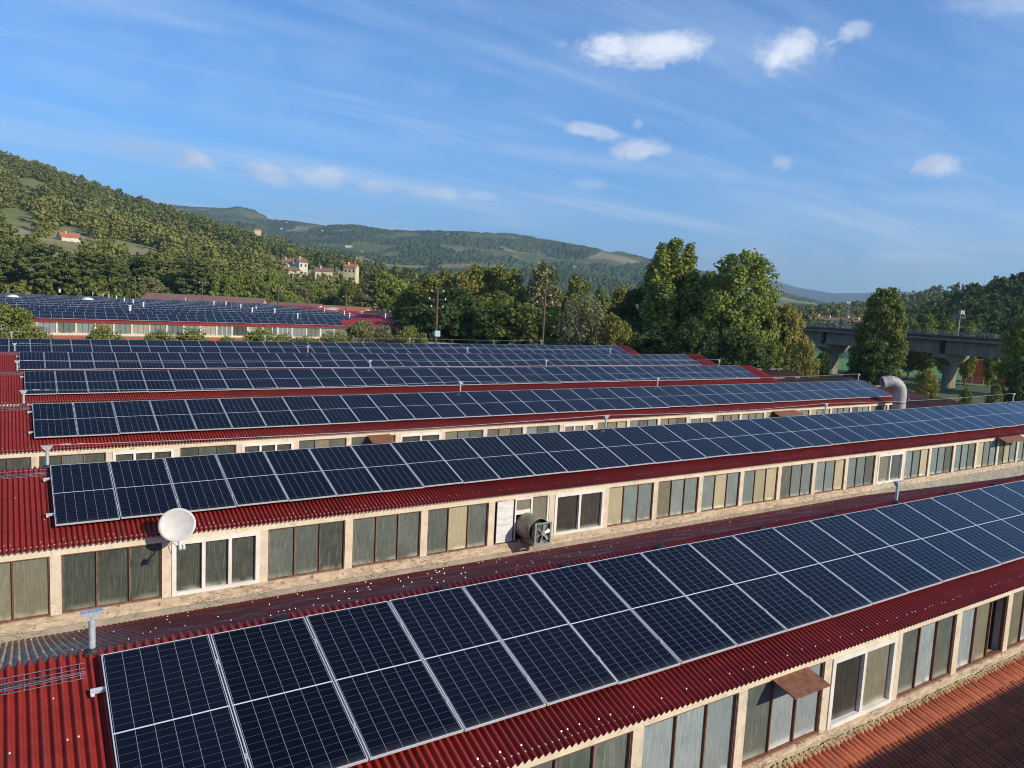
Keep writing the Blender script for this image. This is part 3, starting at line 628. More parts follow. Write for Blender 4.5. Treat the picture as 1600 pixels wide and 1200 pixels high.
# ------------------------------------------------------------------ wall fan
def fan():
    c = Vector(onY(834, 826, yw-.36)); root = empty('wall_fan', (c.x, yw, c.z-.36)); tag(root, 'mottled green drum-shaped ventilation fan sticking out of the second window wall', 'ventilation fan')
    c = Vector((.0, 0, .36)); R_ = .35; n_ = 28
    mb = MB(); V = []; F = []
    for i, y in enumerate((.02, -.35, -.62)):
        for k in range(n_): a = 2*pi*k/n_; V.append((c.x+cos(a)*R_*(1, 1, .98)[i], y, c.z+sin(a)*R_))
    for i in range(2):
        for k in range(n_): k2 = (k+1) % n_; F.append((i*n_+k, i*n_+k2, (i+1)*n_+k2, (i+1)*n_+k))
    o_ = len(V)
    for i, y in enumerate((.02, -.35, -.62)):
        for k in range(n_): a = 2*pi*k/n_; V.append((c.x+cos(a)*R_*.965, y, c.z+sin(a)*R_*.965))
    for i in range(2):
        for k in range(n_): k2 = (k+1) % n_; F.append((o_+i*n_+k, o_+(i+1)*n_+k, o_+(i+1)*n_+k2, o_+i*n_+k2))
    for k in range(n_): k2 = (k+1) % n_; F.append((2*n_+k, 2*n_+k2, o_+2*n_+k2, o_+2*n_+k))
    mb.add(V, F); mb.build('drum', M['fan'], root, smooth=True)
    mb = MB(); mb.tube([(c.x, -.50, c.z), (c.x, -.49, c.z)], R_*.96, n_); mb.build('dark_drum_fill', M['dark'], root)  # black disc stands in for the shade inside the drum
    mb = MB(); x0, x1, z0, z1, y = -.17, .38, -.02, .60, -.66
    mb.box(x0, x1, y, y+.012, z0, z0+.05); mb.box(x0, x1, y, y+.012, z1-.04, z1); mb.box(x0, x0+.05, y, y+.012, z0+.05, z1-.04); mb.box(x1-.05, x1, y, y+.012, z0+.05, z1-.04)
    mb.box(x0+.012, x0+.02, y+.012, -.02, z0, z1); mb.box(x1-.02, x1-.012, y+.012, -.02, z0, z1-.05)
    mb.build('square_housing', M['fanplate'], root)
    mb = MB(); mb.box(x0+.05, x1-.05, y+.06, y+.07, z0+.05, z1-.04); mb.build('grille_back', G['D'], root)
    cx, cz = (x0+x1)/2, (z0+z1)/2
    mb = MB(); mb.tube([(cx, y+.05, cz), (cx, y-.012, cz)], .065, 14)
    for k in range(6):
        a = k*pi/3+.3; dx, dz = cos(a), sin(a); px_, pz_ = -dz, dx
        i_, o_ = .05, .25
        mb.hexa([(cx+dx*i_-px_*.02, y+.01, cz+dz*i_-pz_*.02), (cx+dx*i_+px_*.02, y+.03, cz+dz*i_+pz_*.02), (cx+dx*o_+px_*.045, y+.045, cz+dz*o_+pz_*.045), (cx+dx*o_-px_*.045, y+.005, cz+dz*o_-pz_*.045)],
                [(cx+dx*i_-px_*.02, y+.005, cz+dz*i_-pz_*.02), (cx+dx*i_+px_*.02, y+.025, cz+dz*i_+pz_*.02), (cx+dx*o_+px_*.045, y+.04, cz+dz*o_+pz_*.045), (cx+dx*o_-px_*.045, y+.0, cz+dz*o_-pz_*.045)])
    mb.build('fan_blades', M['fanplate'], root)
    mb = MB(); mb.tube([(-.3, -.1, .02), (-.28, -.14, -.1), (-.1, -.2, -.26), (.12, -.22, -.27), (.24, -.16, -.12), (.26, -.1, .0)], .009, 6); mb.build('power_cable', M['ceramic'], root)
    mb = MB(); mb.box(-.2, -.17, -.6, .0, -.05, -.02); mb.box(.3, .33, -.6, .0, -.05, -.02); mb.build('support_bracket', M['rust'], root)
fan()

# ------------------------------------------------------------------ curved duct
def duct():
    b0 = Vector(onY(1404, 640, 16.3)); root = empty('exhaust_duct', (b0.x, b0.y, b0.z-1)); tag(root, 'large grey curved exhaust duct beside the right end of the third red roof', 'duct')
    R_ = .37; top = onY(1404, 588, 16.3)[2]; rc = .68; cz = top-rc-R_-b0.z+1
    dirx = Vector((-.80, .60, 0))
    mb = MB(); pts = [(0, 0, -.8), (0, 0, .4), (0, 0, cz)]
    mb.tube(pts, R_, 28, cap=False); mb.build('riser', M['duct'], root, smooth=True)
    mb = MB(); n_ = 7; pts = []
    for i in range(n_+1):
        a = (pi*.58)*i/n_; pts.append(dirx*(rc*(1-cos(a)))+Vector((0, 0, cz+rc*sin(a))))
    a = pi*.58; tdir = (dirx*sin(a)+Vector((0, 0, cos(a)))).normalized(); pts.append(pts[-1]+tdir*.3)
    rr_ = [R_*(1.0 if i % 2 == 0 else .985) for i in range(len(pts))]
    mb.tube(pts, rr_, 28, cap=False); el = mb.build('elbow', M['duct'], root)
    mb = MB()
    for i in range(0, len(pts)-1, 1):
        t_ = (pts[i+1]-pts[max(0, i-1)]).normalized(); mb.tube([pts[i]-t_*.018, pts[i]+t_*.018], R_*1.018, 28, cap=False)
    mb.build('seam_bands', M['duct'], root)
    mb = MB(); mb.tube([Vector((0, 0, cz-.62)), Vector((0, 0, cz-.57))], R_*1.03, 28, cap=False); mb.build('clamp_band', M['rust'], root)
    md = el.modifiers.new('thick', 'SOLIDIFY'); md.thickness = .03
duct()

# ------------------------------------------------------------------ tiled lean-to in front of the nearest window wall
def tiles(name, x0, x1, ytop, ztop, slope, ncourse, label, cat, parent=None, period=.23):
    spp = 18; nx = int((x1-x0)/period*spp); xs = np.linspace(x0, x1, nx+1); ph = (xs/period) % 1
    prof = np.where(ph < .34, .050*np.sin(ph/.34*pi)+.004, np.where(ph < .46, -.06, np.where(ph < .84, .042*np.sin((ph-.46)/.38*pi)+.006, -.05)))
    V = []; Q = []; L_ = .36; nv = 0
    rj = np.random.default_rng(3)
    for c_ in range(ncourse):
        ya, yb = ytop-c_*L_*cos(slope), ytop-(c_+1)*L_*cos(slope)-.035
        za, zb = ztop-c_*L_*sin(slope), ztop-(c_+1)*L_*sin(slope)-.012+.022
        jit = np.repeat(rj.normal(0, .004, int(nx/spp)+2), spp)[:nx+1]; jy = np.repeat(rj.normal(0, .008, int(nx/spp)+2), spp)[:nx+1]
        rows = [np.stack([xs, np.full(nx+1, ya), za+prof+jit], 1), np.stack([xs, yb+jy, zb+prof+jit], 1), np.stack([xs, yb+jy, zb+prof*.9+jit-.022], 1)]
        for r_ in rows: V.append(r_)
        for k in range(2):
            i = nv+k*(nx+1)+np.arange(nx); Q.append(np.stack([i, i+nx+1, i+nx+2, i+1], 1))
        nv += 3*(nx+1)
    o = link(name, npmesh(name, np.concatenate(V), np.concatenate(Q), M['tile']), parent)
    return o
lean = empty('tiled_annex', (12, -5, -7.5)); tag(lean, 'orange clay tiled lean-to roof below the nearest window wall, mostly in shadow', 'annex building')
shift(tiles('tile_roof', 2.0, 27.0, -2.60, -2.615, radians(17), 18, '', '', lean), lean)
gm = np.random.default_rng(4); nx_ = 1400; xx = np.linspace(2, 27, nx_); prf = [(-2.572, -2.555), (-2.59, -2.575), (-2.61, -2.585), (-2.64, -2.60), (-2.66, -2.66)]
wob = np.convolve(gm.normal(size=nx_+8), np.ones(5)/5, 'same')[:nx_]; VV = []
for q_, (y_, z_) in enumerate(prf): VV.append(np.stack([xx, y_-np.abs(wob)*.012*q_/2+gm.normal(size=nx_)*.006, z_+gm.normal(size=nx_)*.010-np.roll(wob, 3*q_)*.012], 1))
i_ = np.arange(4)[:, None]*nx_+np.arange(nx_-1)[None]
shift(link('mortar_joint', npmesh('mortar_joint', np.concatenate(VV), np.stack([i_, i_+nx_, i_+nx_+1, i_+1], -1).reshape(-1, 4), M['moss']), lean), lean)
mb = MB(); mb.box(2, 27, -8.1, -2.6, -7.5, -4.6); shift(mb.build('annex_wall', M['cream'], lean), lean)
# unseen block below the camera, height set so its edge shades the tiles
tb = empty('shading_block', (14, -15, -7.5)); tag(tb, 'tall flat-roofed block at the photographer\'s feet that shades the tiles', 'building')
mb = MB(); mb.box(-3, 60, -22, -8.25, -7.5, -.16); shift(mb.build('block_wall', M['cream'], tb), tb)
mb = MB(); mb.box(-3.2, 60.2, -22, -8.05, -.155, .05); shift(mb.build('parapet_coping', M['curb'], tb), tb)

# ================================================================== ground
GZ = -7.5
def gmat():
    mt, n, b = newmat('valley_grass'); co = n.new('ShaderNodeTexCoord').outputs['Object']
    f = n.noise(co, .02, 6, .6); g = n.noise(co, .9, 5, .65); h = n.noise(co, .006, 4, .5)
    c = n.mix(n.step(f, .35, .65), (.06, .095, .025), (.13, .13, .05)); c = n.mix(n.m('MULTIPLY', n.step(g, .4, .7), .5), c, (.04, .06, .018)); c = n.mix(n.m('MULTIPLY', n.step(h, .5, .6), .6), c, (.22, .18, .10))
    n.put(b.inputs['Base Color'], c); b.inputs['Roughness'].default_value = .95; return mt
M['ground'] = gmat()
M['pitch'] = mat('sports_turf', (.11, .26, .045), (.09, .22, .04), (1, 1, 1), .15, rough=.9)
M['yard'] = mat('gravel_yard', (.20, .17, .13), (.13, .11, .08), (1, 1, 1), .5, rough=.95)
mb = MB(); mb.add([(-9000, -3000, GZ), (12000, -3000, GZ), (12000, 12000, GZ), (-9000, 12000, GZ)], [(0, 1, 2, 3)])
tag(mb.build('ground', M['ground']), kind='structure')
mb = MB(); mb.add([(-60, -40, GZ+.02), (66, -40, GZ+.02), (66, 205, GZ+.02), (-60, 205, GZ+.02)], [(0, 1, 2, 3)]); tag(mb.build('factory_yard', M['yard']), kind='structure')
mb = MB(); mb.add([(150, 60, GZ+.03), (235, 60, GZ+.03), (235, 150, GZ+.03), (150, 150, GZ+.03)], [(0, 1, 2, 3)]); tag(mb.build('sports_pitch', M['pitch']), kind='structure')
mb = MB(); mb.add([(86, -30, GZ+.03), (92, -30, GZ+.03), (108, 120, GZ+.03), (102, 120, GZ+.03)], [(0, 1, 2, 3)]); tag(mb.build('service_road', M['asphalt']), kind='structure')

# low rust-roofed annex beyond the right ends of the sheds
def lowroof(name, quads, label, cat, mt, wall=M['pillar'], th=.25, zb=GZ, period=None):
    root = empty(name, (np.mean([p[0] for p in quads]), np.mean([p[1] for p in quads]), zb)); tag(root, label, cat)
    mb = MB(); mb.hexa([(x, y, z-th) for x, y, z in quads], [(x, y, z) for x, y, z in quads]); shift(mb.build('roof', mt, root), root)
    mb = MB(); c = np.mean(np.array(quads), axis=0); q = [(c[0]+(x-c[0])*.985, c[1]+(y-c[1])*.985, z) for x, y, z in quads]
    mb.hexa([(x, y, zb) for x, y, z in q], [(x, y, z-th-.003) for x, y, z in q]); shift(mb.build('wall', wall, root), root)
    return root
def rustannex(i, y0, y1, x0, x1a, x1b, lab, mt):
    root = empty('rusty_annex', ((x0+x1a)/2, (y0+y1)/2, GZ)); tag(root, lab, 'annex building', 'rusty low sheds beyond the red roofs')
    ym = y0+.72*(y1-y0)
    mb = MB(); mb.add([(x0, y0, GZ), (x1a, y0, GZ), (x1b, y1, GZ), (x0, y1, GZ), (x0, y0, -3.5), (x1a, y0, -3.5), (x1b, y1, -3.5), (x0, y1, -3.5)], [(0, 1, 5, 4), (1, 2, 6, 5), (2, 3, 7, 6)])
    shift(mb.build('wall', M['pillar'], root), root)
    o = corr('roof', x0, (x1a+x1b)/2, [(y0-.3, -3.3), (ym, -2.0), (y1, -3.2)], .34, .05, mt, root, spp=6); shift(o, root)
    mb = MB(); rr = random.Random(i)
    for _ in range(5): x = rr.uniform(x0+1, x1a-3); mb = MB(); mb.box(x, x+rr.uniform(.6, 2.4), ym-.12, ym+.12, -2.0, -1.86); shift(mb.build('ridge_cap', M['greyroof'], root), root)
    return root
an = [(10.5, 17.3, 51.2, 58, 59.5), (17.3, 24.4, 47, 61, 64), (24.4, 31.5, 48.5, 66, 69), (31.5, 38.6, 53, 70, 73), (38.6, 46, 53, 72, 70)]
labs = ['low rust-brown ribbed shed roof right behind the second solar array', 'low rust-brown ribbed shed roof around the curved duct', 'low rust-brown ribbed shed roof past the end of the third solar array',
        'low rust-brown ribbed shed roof past the end of the fourth solar array', 'farthest low rust-brown ribbed shed roof, below the big poplar']
for i, (a, b_, c_, d_, e_) in enumerate(an): rustannex(i, a, b_, c_, d_, e_, labs[i], M['greyroof'] if i == 0 else M['rustroof'])

# ================================================================== far factory hall
far = empty('factory_hall', (15, 140, GZ)); tag(far, 'distant factory hall with dense rows of solar panels behind the shrubs', 'factory building')
FX = [39.4, 44.5, 50, 52, 54, 54, 54, 54, 54, 54]; FR = [49, 52, 57, 60, 62, 62, 62, 62, 62, 62]
for i in range(10):
    Y = 97+9.95*i; x0, x1 = -34, FR[i]
    mb = MB(); mb.add([(x0, Y-2.64, rz(Y-2.64, Y)), (x1, Y-2.64, rz(Y-2.64, Y)), (x1, Y+.3, -.04), (x0, Y+.3, -.04), (x0, Y+7.45, -2.79), (x1, Y+7.45, -2.79)], [(0, 1, 2, 3), (3, 2, 5, 4)])
    mb.box(x0, x1, Y-2.70, Y-2.645, rz(Y-2.64, Y)-.10, rz(Y-2.64, Y)+.02)
    mb.add([(x1, Y-2.5, GZ), (x1, Y+7.45, GZ), (x1, Y+7.45, -2.82), (x1, Y+.3, -.1), (x1, Y-2.5, rz(Y-2.5, Y)-.05)], [(0, 1, 2, 3, 4)], 1)
    shift(mb.build('shed_roof', [M['red'], M['cream']], far), far)
    mb = MB(); yw = Y-2.5; mb.box(x0, x1-.05, yw, yw+.2, ZT, rz(yw, Y)-.02); mb.box(x0, x1-.05, yw-.05, yw+.2, ZS, ZB); mb.box(x0, x1-.05, yw-.08, yw+.2, -3.3 if i else -3.05, ZS-.003, 1)
    for k in range(48):
        x = x0+1.98*k
        if x < x1-.3: mb.box(x, x+.19, yw-.01, yw+.19, ZB, ZT)
    mb.box(x0, x1-.05, yw+.1, yw+.19, GZ, -3.3)
    shift(mb.build('window_wall', [M['cream'], M['curb']], far), far)
    if i == 0:
        for k in range(42):
            x = x0+1.98*k+.19
            if x > x1-2: continue
            mb = MB(); rr = random.Random(k); wh = rr.random() < .16
            for j in range(3): mb.box(x+.02+.59*j, x+.57+.59*j, yw+.04, yw+.05, ZB+.02, ZT-.02)
            if wh:
                for j in range(4): mb.box(x-.02+.59*j, x+.05+.59*j, yw-.01, yw+.06, ZB, ZT, 1)
            shift(mb.build('window', [G[rr.choice('GGTTLDOB')], M['white']], far), far)
    else:
        mb = MB(); mb.box(x0, x1-.06, yw+.04, yw+.05, ZB, ZT); q = shift(mb.build('window_strip', G['T'], far), far); tag(q, kind='stuff')
mb = MB(); mb.add([(-34, 89.5, -4.1), (44, 89.5, -4.1), (44, 94.4, -2.75), (-34, 94.4, -2.75)], [(0, 1, 2, 3)]); mb.box(-34, 44, 89.8, 94.3, GZ, -4.2, 1)
q = shift(mb.build('tiled_lean_to', [M['tile'], M['pillar']], far), far)
tv = MB()
farord = ['front', 'second', 'third', 'fourth', 'fifth', 'sixth', 'seventh', 'eighth', 'ninth', 'farthest']
for i in range(10):
    Y = 97+9.95*i; n_ = int((FX[i]-(-8.0 if i else -.9))/PIT_X); x0 = FX[i]-n_*PIT_X
    if i == 0: x0 = -6; n_ = 39
    a = array(x0, Y, 0, n_, '%s solar array row counted from the shrubs on the distant hall' % farord[i], 'solar arrays on the distant hall', frames=i < 2, clamps=False, rails=False)
# frames of the farther rows merged into one light grid per row
    if i >= 2:
        fr = MB()
        for k in range(n_+1): fr.box(k*PIT_X-.024, k*PIT_X+.0, -PLn, 0, -.03, .004)
        fr.box(0, n_*PIT_X, -.03, 0.01, -.03, .005); fr.box(0, n_*PIT_X, -PLn-.02, -PLn+.02, -.03, .005)
        fr.build('array_frame', M['alu'], a)
# chimneys, posts, roof vents on the distant hall
vents = [(93, 455, 1.0, .35), (126, 457, .7, .12), (145, 459, .7, .12), (161, 461, .7, .12), (170, 463, .7, .14), (182, 465, .7, .14), (194, 468, .7, .14), (208, 472, .7, .16), (224, 477, .8, .16), (203, 482, .8, .2),
         (238, 463, .6, .12), (290, 467, .7, .12), (334, 473, .8, .16), (353, 475, .8, .16), (376, 479, .8, .14), (394, 487, .8, .16), (400, 480, .6, .13), (429, 487, .8, .16), (465, 494, .8, .12), (507, 485, .8, .12), (538, 490, .8, .12), (546, 495, .8, .14), (565, 488, .6, .12), (602, 495, .9, .14)]
VT = []
for j, (u, v, h, r_) in enumerate(vents):
    p = onZ(u, v+2, .0); k = round((p[1]-97)/9.95); Y = 97+9.95*k+.35; q = CAM+(p-CAM)*(Y-CAM[1])/(p[1]-CAM[1]); 
    root = empty('roof_vent', (q[0], Y, -.06)); tag(root, 'small white capped vent pipe on the distant solar roof', 'roof vent', 'vent pipes on the distant hall'); VT.append(root)
    mb = MB(); mb.tube([(0, 0, 0), (0, 0, h*.8)], r_*.8, 10); mb.build('pipe', M['ceramic'], root)
    mb = MB(); mb.tube([(0, 0, h*.8), (0, 0, h*.9), (0, 0, h)], [r_*1.3, r_*1.3, r_*.4], 10); mb.build('cap', M['ceramic'], root)
for j, (u, v) in enumerate(((20, 466), (137, 470))):
    p = onZ(u, v, -.3); root = empty('roof_dome', (p[0], p[1], -.6)); tag(root, ('left' if j == 0 else 'right')+' white domed cowl among the distant solar rows', 'roof cowl')
    mb = MB(); mb.tube([(0, 0, 0), (0, 0, .45)], .5, 14); mb.build('collar', M['ceramic'], root)
    mb = MB(); mb.tube([(0, 0, .45), (0, 0, .7), (0, 0, .9), (0, 0, 1.0)], [1.1, .95, .6, .1], 14); mb.build('hood', M['ceramic'], root)

# buildings behind the distant hall
def gable(name, p0, p1, depth, zb, ze, zr, label, cat, wallm, roofm, wins=None, group=None, over=.4, chim=False, hip=0.0):
    """long side p0-p1 faces the viewer; ridge parallel to it"""
    p0 = Vector((p0[0], p0[1], 0)); p1 = Vector((p1[0], p1[1], 0)); a = (p1-p0); Ln = a.length; a.normalize(); nrm = Vector((-a.y, a.x, 0))
    if (p0-Vector((CAM[0], CAM[1], 0))).dot(nrm) < 0: nrm = -nrm
    c = (p0+p1)/2+nrm*depth/2; root = empty(name, (c.x, c.y, zb)); tag(root, label, cat, group)
    def P(s, t, z): q = p0+a*s+nrm*t; return Vector((q.x, q.y, z))-Vector(root.location)
    mb = MB(); mb.add([P(0, 0, zb), P(Ln, 0, zb), P(Ln, 0, ze), P(0, 0, ze), P(0, depth, zb), P(Ln, depth, zb), P(Ln, depth, ze), P(0, depth, ze)]+([P(0, depth/2, zr-.1), P(Ln, depth/2, zr-.1)]),
                      [(0, 1, 2, 3), (5, 4, 7, 6), (1, 5, 6, 2) if hip else (1, 5, 6, 9, 2), (4, 0, 3, 7) if hip else (4, 0, 3, 8, 7)]); mb.build('wall', wallm, root)
    mb = MB(); o = over; dz = (zr-ze)/(depth/2)*o; h_ = hip*Ln
    v = [P(-o, -o, ze-dz), P(Ln+o, -o, ze-dz), P(Ln+o-h_, depth/2, zr), P(-o+h_, depth/2, zr), P(Ln+o, depth+o, ze-dz), P(-o, depth+o, ze-dz)]
    v += [q+Vector((0, 0, .18)) for q in v]
    mb.add(v, [(0, 3, 2, 1), (2, 3, 5, 4), (6, 7, 8, 9), (8, 10, 11, 9), (0, 1, 7, 6), (1, 2, 8, 7), (2, 4, 10, 8), (5, 3, 9, 11), (3, 0, 6, 9), (4, 5, 11, 10)]+([(1, 4, 2), (7, 10, 8)] if hip else [])); rf = mb.build('roof', roofm, root)
    if chim:
        mb = MB(); q = P(Ln*.3, depth*.4, zr); mb.box(q.x-.35, q.x+.35, q.y-.35, q.y+.35, q.z-.6, q.z+1.0); mb.build('chimney', wallm, rf)
    if wins:
        cols_, rows_ = wins
        for i in range(cols_):
            for j in range(rows_):
                s = Ln*(i+.5)/cols_; z = zb+(ze-zb)*(j+.55)/rows_; mb = MB(); ww, wh = .5, .7
                q = [P(s-ww, -.02, z-wh), P(s+ww, -.02, z-wh), P(s+ww, .05, z-wh), P(s-ww, .05, z-wh)]; mb.hexa(q, [k_+Vector((0, 0, 2*wh)) for k_ in q]); mb.build('window', M['pane_dark'], root)
    return root
def seg(u0, u1, v, z, D): a, b_ = atD(u0, v, D), atD(u1, v, D); return a, b_
a, b_ = atD(215, 470, 212), atD(405, 470, 205)
gable('brown_shed', a, b_, 16, GZ, -1.2, 1.0, 'long low shed with dark brown roof and white ridge line behind the distant solar rows', 'shed', M['hgrey'], M['hroofd'], over=.3)
a, b_ = atD(405, 475, 198), atD(482, 480, 192)
gable('brown_shed', a, b_, 14, GZ, -1.9, .4, 'brown-roofed shed with pale wall just left of the white vaulted roof', 'shed', M['hwall'], M['hroofd'], over=.3)
a, b_ = atD(478, 482, 196), atD(560, 484, 190)
gable('tiled_shed', a, b_, 12, GZ, -1.6, .2, 'shed with weathered orange roof behind the white vaulted roof', 'shed', M['hgrey'], M['hroof'], over=.3)
a, b_ = atD(556, 484, 188), atD(640, 490, 182)
gable('dark_shed', a, b_, 12, GZ, -2.4, -.6, 'shed with nearly black roof at the edge of the dark trees', 'shed', M['hgrey'], mat('black_roof', (.05, .035, .03), (.03, .02, .02), scale=1), over=.3)
# vaulted white roof
c = atD(516, 484, 176); root = empty('vaulted_shed', (c[0], c[1], GZ)); tag(root, 'white barrel-vaulted roof among the distant red roofs', 'shed')
mb = MB(); n_ = 14; dv = Vector((cos(radians(-22)), sin(radians(-22)), 0)); dn = Vector((-dv.y, dv.x, 0)); Z0 = -1.4-GZ
arc = [(-3.9+7.8*i/n_, Z0+1.5*sin(pi*i/n_)) for i in range(n_+1)]
V = [dv*x+Vector((0, 0, z)) for x, z in arc]+[dv*x+dn*14+Vector((0, 0, z)) for x, z in arc]
mb.add(V, [(i, i+1, i+n_+2, i+n_+1) for i in range(n_)]); mb.build('vault', M['hwall'], root)
mb = MB(); mb.add([dv*-3.9, dv*3.9]+[dv*x+Vector((0, 0, z-.02)) for x, z in arc][::-1], [tuple(range(n_+3))]); mb.build('gable_wall', M['hwall'], root)
a, b_ = atD(600, 500, 150), atD(646, 500, 146)
gable('red_roofed_building', a, b_, 22, GZ, -2.6, -.7, 'red-roofed end block with white wall at the right end of the distant hall', 'factory building', M['tent'], M['red'], over=.3)
# tan roofed walkway and rust-brown trusses
a = onZ(540, 521, -2.2); q = [onZ(548, 519, -2.2), onZ(762, 541, -2.2), onZ(735, 545, -2.2), onZ(560, 535, -2.2)]
lowroof('flat_shed', [tuple(p) for p in (q[3], q[2], q[1], q[0])], 'long tan flat roof beside the utility poles', 'shed', M['tanroof'])
q = [onZ(600, 513, -2.6), onZ(820, 538, -2.6), onZ(790, 548, -2.6), onZ(612, 518.5, -2.6)]
lowroof('ruined_shed', [tuple(p) for p in (q[3], q[2], q[1], q[0])], 'roofless shed strip of rust-red purlins below the dark trees', 'shed', M['rust'])
q = [onZ(775, 531, -2.3), onZ(826, 532, -2.3), onZ(850, 540, -2.3), onZ(765, 541, -2.3)]
lowroof('flat_shed', [tuple(p) for p in (q[3], q[2], q[1], q[0])], 'small grey flat roof between the two steel roof trusses', 'shed', M['greyroof'])
for j, (u, v) in enumerate(((633, 512), (646, 517), (700, 527), (756, 528), (800, 531))):
    p = onZ(u, v+6, -2.4); root = empty('roof_truss', tuple(p)); tag(root, ['leftmost bare steel roof truss by the end block', 'second bare steel roof truss from the left', 'bare steel roof truss right of the tall utility pole', 'bare steel roof truss left of the second tall pole', 'bare steel roof truss nearest the second tall pole'][j], 'roof truss', 'bare roof trusses')
    mb = MB(); w_ = 2.6; d1 = Vector((.83, -.55, 0))
    mb.tube([-d1*w_, Vector((0, 0, 1.5))], .06, 5); mb.tube([d1*w_, Vector((0, 0, 1.5))], .06, 5); mb.tube([-d1*w_, d1*w_], .05, 5); mb.build('chords', M['greyroof'], root)
    for s_ in (-.45, .1):
        mb = MB(); mb.tube([d1*w_*s_+Vector((0, 0, -.6)), d1*w_*s_+Vector((0, 0, 1.3))], .09, 6); mb.build('strut', M['ceramic'], root)

# utility poles
def upole(u, vt, vb, D, label, arms=3, boxz=None):
    t = atD(u, vt, D); b_ = atD(u, vb, D); root = empty('utility_pole', (t[0], t[1], GZ)); tag(root, label, 'utility pole', 'wooden utility poles')
    H_ = t[2]-GZ
    mb = MB(); mb.tube([(0, 0, 0), (0, 0, H_)], [.19, .12], 10); mb.build('shaft', M['pole'], root)
    d1 = Vector((.83, -.55, 0))
    for i in range(arms):
        z = H_-.35-.95*i; mb = MB(); ln = 1.1 if i == 1 else .8; mb.tube([-d1*ln+Vector((0, 0, z)), d1*ln+Vector((0, 0, z))], .06, 6); ar = mb.build('crossarm', M['pole'], root)
        mb = MB()
        for s_ in (-.9, .9): q = d1*ln*s_; mb.tube([q+Vector((0, 0, z+.05)), q+Vector((0, 0, z+.28))], [.09, .06], 8)
        mb.build('insulator', M['ceramic'], ar)
    if boxz is not None:
        mb = MB(); mb.box(-.35, .35, -.45, -.15, boxz, boxz+.7); mb.build('switch_box', M['bluebox'], root)
z_ = atD(682, 521, 95)[2]-GZ
upole(684, 452, 540, 95, 'tall brown utility pole with a pale blue box beside the tan flat roof', 3, z_-.35)
upole(852, 458, 540, 98, 'tall brown utility pole in front of the bare white stems', 2)
upole(733, 505, 530, 118, 'short brown utility pole among the steel trusses', 1)
upole(435, 447, 480, 190, 'thin utility pole behind the brown-roofed shed', 2)
upole(211, 431, 470, 205, 'thick rusty stack-like pole at the left end of the long brown shed', 0)
upole(541, 462, 488, 185, 'thin utility pole right of the white vaulted roof', 1)
upole(316, 440, 470, 205, 'thin utility pole behind the middle of the long brown shed', 1)

# ================================================================== viaduct
via = empty('road_viaduct', (138, 70, GZ)); tag(via, 'concrete road viaduct on hammerhead piers crossing the right of the valley', 'bridge')
P1, P2 = Vector((138, 83.3, GZ)), Vector((138.5, 60.4, GZ)); du_ = (P2-P1).normalized(); dn_ = Vector((-du_.y, du_.x, 0))
if dn_.x > 0: dn_ = -dn_      # toward the viewer
zdt = atD(1400, 518.5, math.hypot(138.3-CAM[0], 70-CAM[1]))[2]; zs = zdt-.85; zg = zs-2.35
HWd = 4.6
def VP(s, t, z): q = P1+du_*s+dn_*t; return (q.x, q.y, z)
mb = MB(); s0, s1 = -60, 45
mb.hexa([VP(s0, -HWd, zs), VP(s1, -HWd, zs), VP(s1, HWd, zs), VP(s0, HWd, zs)], [VP(s0, -HWd, zs+.35), VP(s1, -HWd, zs+.35), VP(s1, HWd, zs+.35), VP(s0, HWd, zs+.35)])
shift(mb.build('deck_slab', M['concrete'], via), via)
mb = MB(); mb.hexa([VP(s0, -4, zs+.354), VP(s1, -4, zs+.354), VP(s1, 4, zs+.354), VP(s0, 4, zs+.354)], [VP(s0, -4, zs+.40), VP(s1, -4, zs+.40), VP(s1, 4, zs+.40), VP(s0, 4, zs+.40)]); shift(mb.build('carriageway', M['asphalt'], via), via)
for t in (-HWd+.1, HWd-.1):
    mb = MB(); mb.hexa([VP(s0, t-.15, zs+.404), VP(s1, t-.15, zs+.404), VP(s1, t+.15, zs+.404), VP(s0, t+.15, zs+.404)], [VP(s0, t-.15, zs+.85), VP(s1, t-.15, zs+.85), VP(s1, t+.15, zs+.85), VP(s0, t+.15, zs+.85)])
    shift(mb.build('parapet', M['asphalt'] if t > 0 else M['concrete'], via), via)  # viewer-side parapet: its shaded band is put into the dark colour
    mb = MB(); s = s0
    while s < s1: mb.tube([VP(s, t, zs+.85), VP(s, t, zs+1.55)], .045, 5); s += 1.55
    mb.tube([VP(s0, t, zs+1.5), VP(s1, t, zs+1.5)], .04, 5); mb.tube([VP(s0, t, zs+1.2), VP(s1, t, zs+1.2)], .03, 5); shift(mb.build('railing', M['mast'], via), via)
sp_ = (P2-P1).length
for kk in (-2, -1, 0, 1):
    a = kk*sp_+.55; b_ = (kk+1)*sp_-.55
    for t in (-3.2, 0, 3.2):
        mb = MB(); mb.hexa([VP(a, t-.45, zg), VP(b_, t-.45, zg), VP(b_, t+.45, zg), VP(a, t+.45, zg)], [VP(a, t-.3, zs-.003), VP(b_, t-.3, zs-.003), VP(b_, t+.3, zs-.003), VP(a, t+.3, zs-.003)]); shift(mb.build('girder', M['concrete'], via), via)
